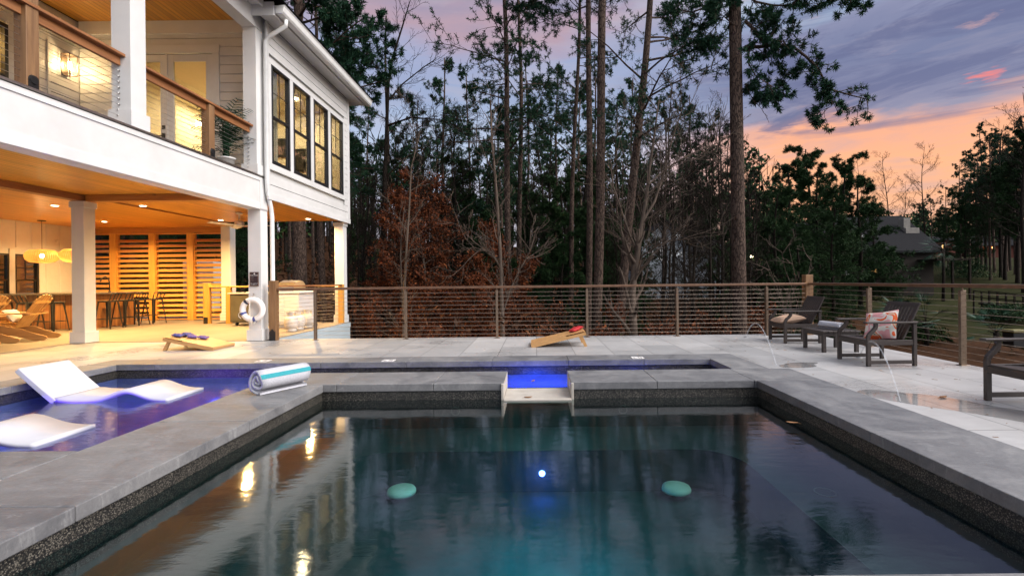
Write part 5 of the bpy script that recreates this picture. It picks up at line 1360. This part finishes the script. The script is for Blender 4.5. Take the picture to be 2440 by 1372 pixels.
scatter(p3, [(2385,54,2,.85),(2450,47,4,1.1),(2350,60,1,.85),(2405,62,3,1.05),(2330,66,5,.9)])
scatter(sh, [(1500,13.5,1,.9),(1560,14,2,1.1),(1600,13.4,3,.9),(1700,16,4,1.1),(1740,13.5,2.2,.8),(1340,14,5,1),(1420,14.5,.4,1),(1250,14,1.7,1),(1100,14.5,3,1),(950,14.8,5,.8),(1020,14.5,1,1),(1160,13.4,2,.8),(1800,17,2,1.2),(1300,17,1,1.2),(1460,17,3,1.2)])
# thin pale bare shrub right of the big pine
stemtree('bare_shrub', 'pale many stemmed bare shrub behind the far lounge chair', 1885, 14.2, [
    ([(1880,800,0),(1870,740,0),(1850,680,0),(1825,620,0)], .018, .006), ([(1885,800,0),(1885,730,.1),(1895,660,.1),(1880,590,.1)], .018, .006),
    ([(1890,800,0),(1905,740,0),(1920,680,0),(1935,610,-.1)], .016, .006), ([(1886,800,0),(1865,730,.2),(1835,700,.2),(1805,705,.3)], .014, .005), ([(1884,800,0),(1900,720,.2),(1870,640,.2),(1862,600,.2)], .014, .005)], seed=66, kids_=(2,3,2), L=.7)

# far-off wood as one mass
rw = random.Random(12); wt = MB(); wl = MB()
for i in range(900):
    Y = rw.uniform(46, 120); px = rw.uniform(100, 1860) if i % 6 else rw.uniform(1860, 2520)
    if px > 1860: Y = rw.uniform(98, 150)
    x = (px-PX)*Y/F; z = gz(x, Y); H = rw.uniform(8, 15) if px < 1860 else rw.uniform(6, 12)
    wt.tube([(x,Y,z),(x+rw.uniform(-.4,.4),Y,z+H*.5),(x+rw.uniform(-.8,.8),Y,z+H)], [.17,.12,.03], 4, False)
    for k in range(16):
        q = Vector((x, Y, z+H*rw.uniform(.25,.98))); d = Vector((rw.uniform(-1,1), rw.uniform(-.3,.3), rw.uniform(.2,1.2))).normalized()*rw.uniform(1,2.6)
        wt.tube([q, q+d*.5+Vector((0,0,.1)), q+d], [.05,.035,.02], 3, False)
        if i % 3 == 0:
            for j in range(16):
                p = q+d*rw.uniform(.2,1.1)+rvec(rw)*.5; leafquad(wl, p, rw.uniform(.25,.5), rw)
tag(wt.build('distant_woods', 'barkg'), 'far off mass of bare winter woods', 'woods', kind='stuff')
tag(wl.build('distant_evergreens', 'needle2'), 'far off mass of evergreen foliage', 'woods', kind='stuff')
# undergrowth cover
un = MB()
for i in range(9000):
    Y = 11 + 34*rw.random()**1.3; px = rw.uniform(600, 1900); x = (px-PX)*Y/F
    if x < -5.2 and Y < 16 or (px < 930 and Y < 17.5): continue
    z = gz(x, Y); h = rw.random()**2.2*(1.4+Y*.05)*(1.5 if px < 1400 else .7)
    for k in range(3): leafquad(un, Vector((x,Y,z+h))+rvec(rw)*.25, rw.uniform(.05,.10)*(1+Y/50), rw)
tag(un.build('undergrowth', 'scrub'), 'low brown leafy undergrowth below the trees', 'undergrowth', kind='stuff')
gr = MB()
for i in range(1500):
    Y = rw.uniform(13, 40); px = rw.choice([rw.uniform(930,965), rw.uniform(1380,1560), rw.uniform(1780,1900), rw.uniform(1420,1500), rw.uniform(1040,1070)]); x = (px-PX)*Y/F
    leafquad(gr, Vector((x,Y,gz(x,Y)+rw.random()**2*2.2))+rvec(rw)*.2, rw.uniform(.06,.13), rw)
tag(gr.build('green_undergrowth', 'green'), 'patches of dark green undergrowth between the trunks', 'undergrowth', kind='stuff')

# lawn plants on the right
def fanpalm(lab, px, Y, ztop, sc, seed):
    rg = random.Random(seed); x = (px-PX)*Y/F; z = gz(x, Y)-.1; t = thing('palm_tree', lab, 'palm tree', (x, Y, z), 'palms on the lawn'); tb, cb = MB(), MB()
    tb.tube([(x,Y,z),(x+.05,Y,z+ztop*.5),(x,Y,z+ztop)], [.12,.1,.11], 8)
    top = Vector((x,Y,z+ztop))
    for i in range(26):
        d = rvec(rg); d.z = d.z*.8+.15; d.normalize(); q = top + d*.7*sc; tb.tube([top, q], .012, 3, False)
        sd = d.cross(Vector((0,0,1))).normalized(); upv = sd.cross(d)
        for k in range(11):
            a = -1.3+2.6*k/10; e = (d*cos(a)+sd*sin(a))*.55*sc + Vector((0,0,-.12*sc)); s = upv*.01+sd*.02
            cb.add([q-s, q+s, q+e], [(0,1,2)])
    tb.build('trunk', 'barkg', t); cb.build('crown', 'palm', t)
fanpalm('tall windmill palm at the right end of the dark house', 2247, 40, 4.4, 1.5, 1)
fanpalm('low bushy palm on the lawn behind the print cushion chair', 2205, 24, 1.2, 1.6, 2)
fanpalm('small palm on the lawn near the right railing post', 2372, 22, 1.0, 1.3, 3)
fanpalm('second low palm just left of the bushy palm', 2150, 27, 1.1, 1.3, 4)
rb = random.Random(4)
for (px, Y, w_, h_, mat, lab) in ((2305, 52, 2.4, 2.0, 'needle2', 'round dark shrub on the far lawn'), (2180, 25, 1.3, .9, 'green', 'low green shrub on the lawn behind the chairs'), (2400, 30, 1.6, 1.0, 'needle2', 'dark shrub beside the wooden footbridge'), (2010, 26, 1.0, .8, 'needle2', 'small dark shrub behind the timber corner post')):
    x = (px-PX)*Y/F; z = gz(x, Y); t = thing('shrub', lab, 'shrub', (x, Y, z)); cb = MB(); tb = MB()
    for i in range(9): tb.tube([(x,Y,z),(x+rb.uniform(-.6,.6)*w_,Y+rb.uniform(-.6,.6)*w_,z+h_*rb.uniform(.4,.9))], [.03,.01], 4, False)
    for i in range(2600):
        v = rvec(rb)*(rb.random()**.35); k = 1+.18*sin(v.x*7+px)*cos(v.y*6); leafquad(cb, Vector((x+v.x*w_*k, Y+v.y*w_*k, z+h_*.15+abs(v.z)*h_*k)), rb.uniform(.05,.1), rb)
    tb.build('stem', 'barkg', t); cb.build('crown', mat, t)

# ================================================================== NEIGHBOUR HOUSES
def gable(t, x0, x1, y0, y1, z0, z1, zr, mat, ov=.5, along='x'):
    m = MB(); m.box(x0, x1, y0, y1, z0, z1)
    if along == 'x':
        ym = (y0+y1)/2; m.add([(x0,y0,z1),(x0,y1,z1),(x0,ym,zr)], [(0,1,2)]); m.add([(x1,y0,z1),(x1,y1,z1),(x1,ym,zr)], [(0,2,1)])
    else:
        xm_ = (x0+x1)/2; m.add([(x0,y0,z1),(x1,y0,z1),(xm_,y0,zr)], [(0,1,2)]); m.add([(x0,y1,z1),(x1,y1,z1),(xm_,y1,zr)], [(0,2,1)])
    m.build('wall', mat, t)
    m = MB(); th = .18
    if along == 'x':
        ym = (y0+y1)/2; k = (zr-z1)/(ym-y0)
        for s, ye in ((-1, y0-ov), (1, y1+ov)):
            ze = z1-ov*k; m.add([(x0-ov,ye,ze),(x1+ov,ye,ze),(x1+ov,ym,zr),(x0-ov,ym,zr),(x0-ov,ye,ze+th),(x1+ov,ye,ze+th),(x1+ov,ym,zr+th),(x0-ov,ym,zr+th)], [(0,1,2,3),(4,5,6,7),(0,1,5,4),(1,2,6,5),(3,0,4,7)])
    else:
        xm_ = (x0+x1)/2; k = (zr-z1)/(xm_-x0)
        for xe in (x0-ov, x1+ov):
            ze = z1-ov*k; m.add([(xe,y0-ov,ze),(xe,y1+ov,ze),(xm_,y1+ov,zr),(xm_,y0-ov,zr),(xe,y0-ov,ze+th),(xe,y1+ov,ze+th),(xm_,y1+ov,zr+th),(xm_,y0-ov,zr+th)], [(0,1,2,3),(4,5,6,7),(0,1,5,4),(1,2,6,5),(3,0,4,7)])
    m.build('roof', 'shingle', t, fix=True)
def fwin(t, px0, px1, py0, py1, Y, mat, fm='trim', mull=1):
    a = at(px0, py1, Y); b = at(px1, py0, Y); m = MB(); f = .07
    m.box(a.x, b.x, Y-.06, Y-.01, a.z, a.z+f); m.box(a.x, b.x, Y-.06, Y-.01, b.z-f, b.z); m.box(a.x, a.x+f, Y-.06, Y-.01, a.z+f, b.z-f); m.box(b.x-f, b.x, Y-.06, Y-.01, a.z+f, b.z-f)
    for i in range(mull): xx = a.x+(b.x-a.x)*(i+1)/(mull+1); m.box(xx-.03, xx+.03, Y-.06, Y-.01, a.z+f, b.z-f)
    w = m.build('window', fm, t); MB().box(a.x+f, b.x-f, Y-.04, Y-.015, a.z+f, b.z-f).build('pane', mat, w)
brownw = pm('brown_siding', (.045,.038,.033), (.03,.026,.022), 6, .8, spec=.05, stretch=(.2,.2,8))
brick = pm('far_brick', (.10,.04,.03), (.065,.026,.02), 14, .9, spec=.05)
Yh = 44; a = at(1925, 690, Yh); b = at(2225, 690, Yh)
nh = thing('neighbour_house', 'dark brown neighbour house with grey roof and pale chimney behind the right evergreens', 'house', ((a.x+b.x)/2, Yh, 0), 'neighbouring houses')
zt_ = at(2000, 585, Yh).z; zr_ = at(2000, 520, Yh).z
gable(nh, at(2040,600,Yh).x, b.x, Yh, Yh+9, -1.5, zt_-.3, at(2100,519,Yh+4.5).z, brownw, .6)
gable(nh, at(1922,600,Yh).x, at(2038,600,Yh).x, Yh+.8, Yh+7, -1.5, at(1950,555,Yh).z, at(1950,540,Yh).z+.6, brownw, .5)
m = MB(); cx = at(2182, 560, Yh+1.5); m.box(cx.x-.7, cx.x+.6, Yh+1.8, Yh+2.8, zt_-1, at(2182,538,Yh).z); m.box(cx.x-.75, cx.x-.1, Yh+2, Yh+2.7, at(2182,538,Yh).z, at(2182,518,Yh).z+.2); m.build('chimney', 'conc', nh, .02)
fwin(nh, 1927, 1949, 559, 579, Yh+.8, 'black'); fwin(nh, 2032, 2066, 560, 573, Yh, 'litw', mull=2); fwin(nh, 2058, 2090, 637, 653, Yh, 'lit', 'black', 1); fwin(nh, 2014, 2022, 640, 655, Yh, 'black')
m = MB(); pa = at(2228, 622, Yh)
m.box(b.x-1.5, b.x+1.6, Yh-2.2, Yh-.05, pa.z, pa.z+.15); m.box(b.x+1.4, b.x+1.55, Yh-2.1, Yh-1.95, gz(b.x, Yh)-.3, pa.z); m.box(b.x-.1, b.x+.05, Yh-2.1, Yh-1.95, gz(b.x, Yh)-.3, pa.z); m.build('deck', 'barkg', nh)
Yw = 40; a = at(1530, 640, Yw); b = at(1640, 640, Yw)
wh = thing('neighbour_house', 'pale grey neighbour house half hidden by trunks in the centre', 'house', ((a.x+b.x)/2, Yw, 0), 'neighbouring houses')
wsid = pm('pale_siding', (.36,.40,.44), (.28,.31,.34), 6, .7, spec=.1, stretch=(.2,.2,6))
gable(wh, a.x, b.x, Yw, Yw+8, -1, at(1600,575,Yw).z, at(1600,540,Yw).z+.4, wsid, .5, 'y')
gable(wh, b.x+.05, b.x+3.2, Yw+1, Yw+7, -1, at(1600,600,Yw).z, at(1600,560,Yw).z, wsid, .4)
fwin(wh, 1545, 1556, 590, 620, Yw, 'black'); fwin(wh, 1568, 1579, 590, 620, Yw, 'black'); fwin(wh, 1608, 1622, 552, 570, Yw, 'litw'); fwin(wh, 1595, 1625, 600, 612, Yw, 'litw', mull=3)
Yf = 100; a = at(2330, 620, Yf); b = at(2470, 620, Yf)
fh = thing('neighbour_house', 'far low brick house with two warm porch lamps at the right', 'house', ((a.x+b.x)/2, Yf, 0), 'neighbouring houses')
gable(fh, a.x, b.x, Yf, Yf+9, 2, at(2400,583,Yf).z, at(2400,560,Yf).z, brick, .6)
for px in (2345, 2364):
    c_ = at(px, 590, Yf); MB().lathe([(0,-.16),(.14,-.1),(.16,0),(.14,.1),(0,.16)], (c_.x, Yf-.2, c_.z), 12).build('porch_lamp', emis('porch_lamp', (1,.5,.15), 9), fh)
a = at(2238, 606, 96); b = at(2262, 606, 96)
gh = thing('neighbour_house', 'small far garage with a lit doorway right of the dark house', 'house', (a.x, 96, 0), 'neighbouring houses')
gable(gh, a.x-1, b.x+1.2, 96, 103, 2, at(2250,572,96).z, at(2250,562,96).z, brick, .4); fwin(gh, 2243, 2252, 579, 593, 96, 'lit', 'trim', 0)
# yard lamp
c_ = at(1791, 611, 34); z0_ = gz(c_.x, 34)
t = thing('yard_lamp', 'single glowing yard lamp right of the big pine', 'lamp post', (c_.x, 34, z0_))
MB().tube([(c_.x,34,z0_),(c_.x,34,c_.z-.1)], .04, 8).build('pole', 'black', t); MB().lathe([(0,-.1),(.08,-.06),(.09,0),(.08,.06),(0,.1)], (c_.x,34,c_.z), 16).build('globe', emis('yard_lamp_globe', (1,.85,.5), 14), t)
# wooden footbridge on the lawn
t = thing('footbridge', 'low dark wooden footbridge with slatted rails on the lawn', 'footbridge', (24, 26, 0))
a = at(2338, 722, 32); b = at(2460, 738, 30); m = MB()
m.bar(a, b, 1.2, .12); m.build('deck', 'barkg', t)
m = MB()
for s in (-.55, .55):
    for k in (.4, .8): m.bar(a+Vector((0,s,k)), b+Vector((0,s,k)), .04, .06)
m.build('handrail', 'barkg', t)
for s in (-.55, .55):
    for i in range(7):
        p = a.lerp(b, i/6); MB().box(p.x-.035, p.x+.035, p.y+s-.035, p.y+s+.035, p.z-1.2, p.z+.83).build('post', 'barkg', t)
# yellow bin
c_ = at(2424, 792, 20)
t = thing('storage_box', 'small box with a yellow lid on the ground behind the cut off chair', 'storage box', (c_.x, 20, c_.z-.5))
MB().box(c_.x-.35, c_.x+.35, 19.8, 20.3, c_.z-.6, c_.z).build('body', 'black', t, .02); MB().box(c_.x-.37, c_.x+.37, 19.78, 20.32, c_.z, c_.z+.12).build('lid', pm('yellow_lid', (.12,.10,.01)), t, .02)
# rock border beyond the right deck edge
rk = random.Random(6); m = MB()
for i in range(160):
    x = rk.uniform(8.5, 24); y = 15.5 + (x-8)*-.35 + rk.uniform(-.5,.5); s = rk.uniform(.1,.28); z = gz(x, y)
    vs = [(x+s*rk.uniform(.7,1.1)*cos(a_)*cos(b_), y+s*rk.uniform(.7,1.1)*sin(a_)*cos(b_), z+s*.7*sin(b_)+.05) for b_ in (-.6,.3,1.0) for a_ in [k*pi/3 for k in range(6)]]
    m.add(vs, [(j*6+k, j*6+(k+1)%6, (j+1)*6+(k+1)%6, (j+1)*6+k) for j in range(2) for k in range(6)] + [tuple(12+k for k in range(6))])
tag(m.build('border_stones', 'conc'), 'loose border of small stones along the lawn', 'stones', kind='stuff')

# ================================================================== SKY, SUN, CAMERA
W = bpy.data.worlds.new('World'); bpy.context.scene.world = W; W.use_nodes = True; nt = W.node_tree
bg = nt.nodes['Background']; out = nt.nodes['World Output']
SUN = Vector((.72, -.28, .62)).normalized()
sk = N(nt, 'ShaderNodeTexSky', sky_type='NISHITA'); sk.sun_disc = False; sk.sun_elevation = math.asin(SUN.z); sk.sun_rotation = math.atan2(SUN.x, SUN.y)
nt.links.new(sk.outputs[0], bg.inputs[0]); bg.inputs[1].default_value = .004
tc = N(nt, 'ShaderNodeTexCoord'); s = N(nt, 'ShaderNodeSeparateXYZ'); nt.links.new(tc.outputs['Generated'], s.inputs[0])
mp = N(nt, 'ShaderNodeMapping'); mp.inputs['Scale'].default_value = (2.2, 2.2, 9); nt.links.new(tc.outputs['Generated'], mp.inputs[0])
n1 = noise(nt, mp.outputs[0], 1.6, 7, .55, .4); 
mp2 = N(nt, 'ShaderNodeMapping'); mp2.inputs['Scale'].default_value = (3, 3, 16); mp2.inputs['Location'].default_value = (3, 1, 2); nt.links.new(tc.outputs['Generated'], mp2.inputs[0])
n2 = noise(nt, mp2.outputs[0], 2.2, 8, .6, .6)
el = mth(nt, 'ADD', s.outputs[2], mth(nt, 'MULTIPLY_ADD', n1, .15, -.098))
right = ramp(nt, el, [(0, (1.1,.62,.24)), (.07, (.88,.44,.24)), (.16, (1.0,.46,.22)), (.235, (.92,.42,.24)), (.262, (.26,.25,.36)), (.34, (.17,.19,.32)), (.385, (.24,.25,.38)), (.42, (.34,.44,.60)), (.47, (.62,.74,.9)), (.56, (.8,.84,.92)), (.75, (.7,.78,.95)), (1, (.4,.42,.52))])
left = ramp(nt, el, [(0, (.40,.34,.36)), (.12, (.56,.54,.64)), (.24, (.46,.55,.72)), (.32, (.32,.39,.57)), (.40, (.34,.38,.56)), (.445, (.46,.32,.38)), (.49, (.27,.27,.40)), (.55, (.56,.40,.38)), (.62, (.5,.58,.74)), (1, (.4,.42,.52))])
az = mth(nt, 'ARCTAN2', s.outputs[0], s.outputs[1])
azf = ramp(nt, mth(nt, 'ADD', az, mth(nt, 'MULTIPLY', mth(nt, 'SUBTRACT', n2, .5), .3)), [(.16, (0,0,0)), (.46, (1,1,1))])
col = mixc(nt, azf, left, right)
wisps = ramp(nt, n2, [(.48, (0,0,0)), (.70, (.42,.42,.42))])
col = mixc(nt, wisps, col, mixc(nt, azf, (.52,.46,.52), (.40,.35,.42)))
n5 = noise(nt, mp2.outputs[0], 1.25, 8, .62, .9)
band = ramp(nt, s.outputs[2], [(.20, (0,0,0)), (.27, (1,1,1)), (.42, (1,1,1)), (.5, (0,0,0))])
dark = ramp(nt, n5, [(.45, (0,0,0)), (.57, (.8,.8,.8))])
col = mixc(nt, mth(nt, 'MULTIPLY', mth(nt, 'MULTIPLY', dark, band), azf), col, (.13,.14,.26))
gap = ramp(nt, noise(nt, mp2.outputs[0], 1.9, 7, .6, .5), [(.60, (0,0,0)), (.70, (.7,.7,.7))])
col = mixc(nt, mth(nt, 'MULTIPLY', mth(nt, 'MULTIPLY', gap, band), azf), col, (.62,.36,.34))
# one glowing scrap of cloud
dv = N(nt, 'ShaderNodeVectorMath', operation='SUBTRACT'); nt.links.new(tc.outputs['Generated'], dv.inputs[0]); cd = (at(2352, 179, 1) - Vector((0,0,E))).normalized(); dv.inputs[1].default_value = cd
d3 = N(nt, 'ShaderNodeVectorMath', operation='MULTIPLY'); nt.links.new(dv.outputs[0], d3.inputs[0]); d3.inputs[1].default_value = (1, 1, 2.8)
ln_ = N(nt, 'ShaderNodeVectorMath', operation='LENGTH'); nt.links.new(d3.outputs[0], ln_.inputs[0])
rf_ = ramp(nt, mth(nt, 'ADD', ln_.outputs['Value'], mth(nt, 'MULTIPLY_ADD', noise(nt, mp2.outputs[0], 14, 5), .09, -.045)), [(.0, (.8,.8,.8)), (.026, (0,0,0))])
col = mixc(nt, rf_, col, (.95, .22, .17))
# the sky behind the viewer is the brighter, plainer dusk half
back = ramp(nt, mth(nt, 'MULTIPLY', s.outputs[1], -1), [(.0, (0,0,0)), (.5, (1,1,1))])
col = mixc(nt, back, col, (.58,.62,.74))
bg2 = N(nt, 'ShaderNodeBackground'); nt.links.new(col, bg2.inputs[0]); bg2.inputs[1].default_value = .42
ad_ = N(nt, 'ShaderNodeAddShader'); nt.links.new(bg.outputs[0], ad_.inputs[0]); nt.links.new(bg2.outputs[0], ad_.inputs[1]); nt.links.new(ad_.outputs[0], out.inputs[0])
sun = bpy.data.lights.new('sun', 'SUN'); sun.energy = 2.3; sun.angle = R(60); sun.color = (1,.95,.92)
so = bpy.data.objects.new('sun', sun); C.objects.link(so); so.rotation_euler = SUN.to_track_quat('Z', 'Y').to_euler()

cam = bpy.data.cameras.new('camera'); co = bpy.data.objects.new('camera', cam); C.objects.link(co)
cam.sensor_width = 36; cam.lens = F/2440*36; cam.shift_x = (1220-PX)/2440; cam.shift_y = -(686-PY)/2440; cam.clip_end = 2000; cam.clip_start = .05
co.location = (0,0,E); co.rotation_euler = (Matrix.Rotation(pi/2,3,'X') @ Matrix.Rotation(-ROLL,3,'Z')).to_euler()
S = bpy.context.scene; S.camera = co
S.view_settings.view_transform = 'Standard'; S.view_settings.look = 'None'; S.view_settings.exposure = 1.36; S.view_settings.gamma = 1
S.cycles.use_denoising = True; S.cycles.caustics_reflective = False; S.cycles.caustics_refractive = False; S.cycles.sample_clamp_indirect = 6
S.cycles.max_bounces = 7; S.cycles.transparent_max_bounces = 24; S.cycles.use_adaptive_sampling = True; S.cycles.adaptive_threshold = .02
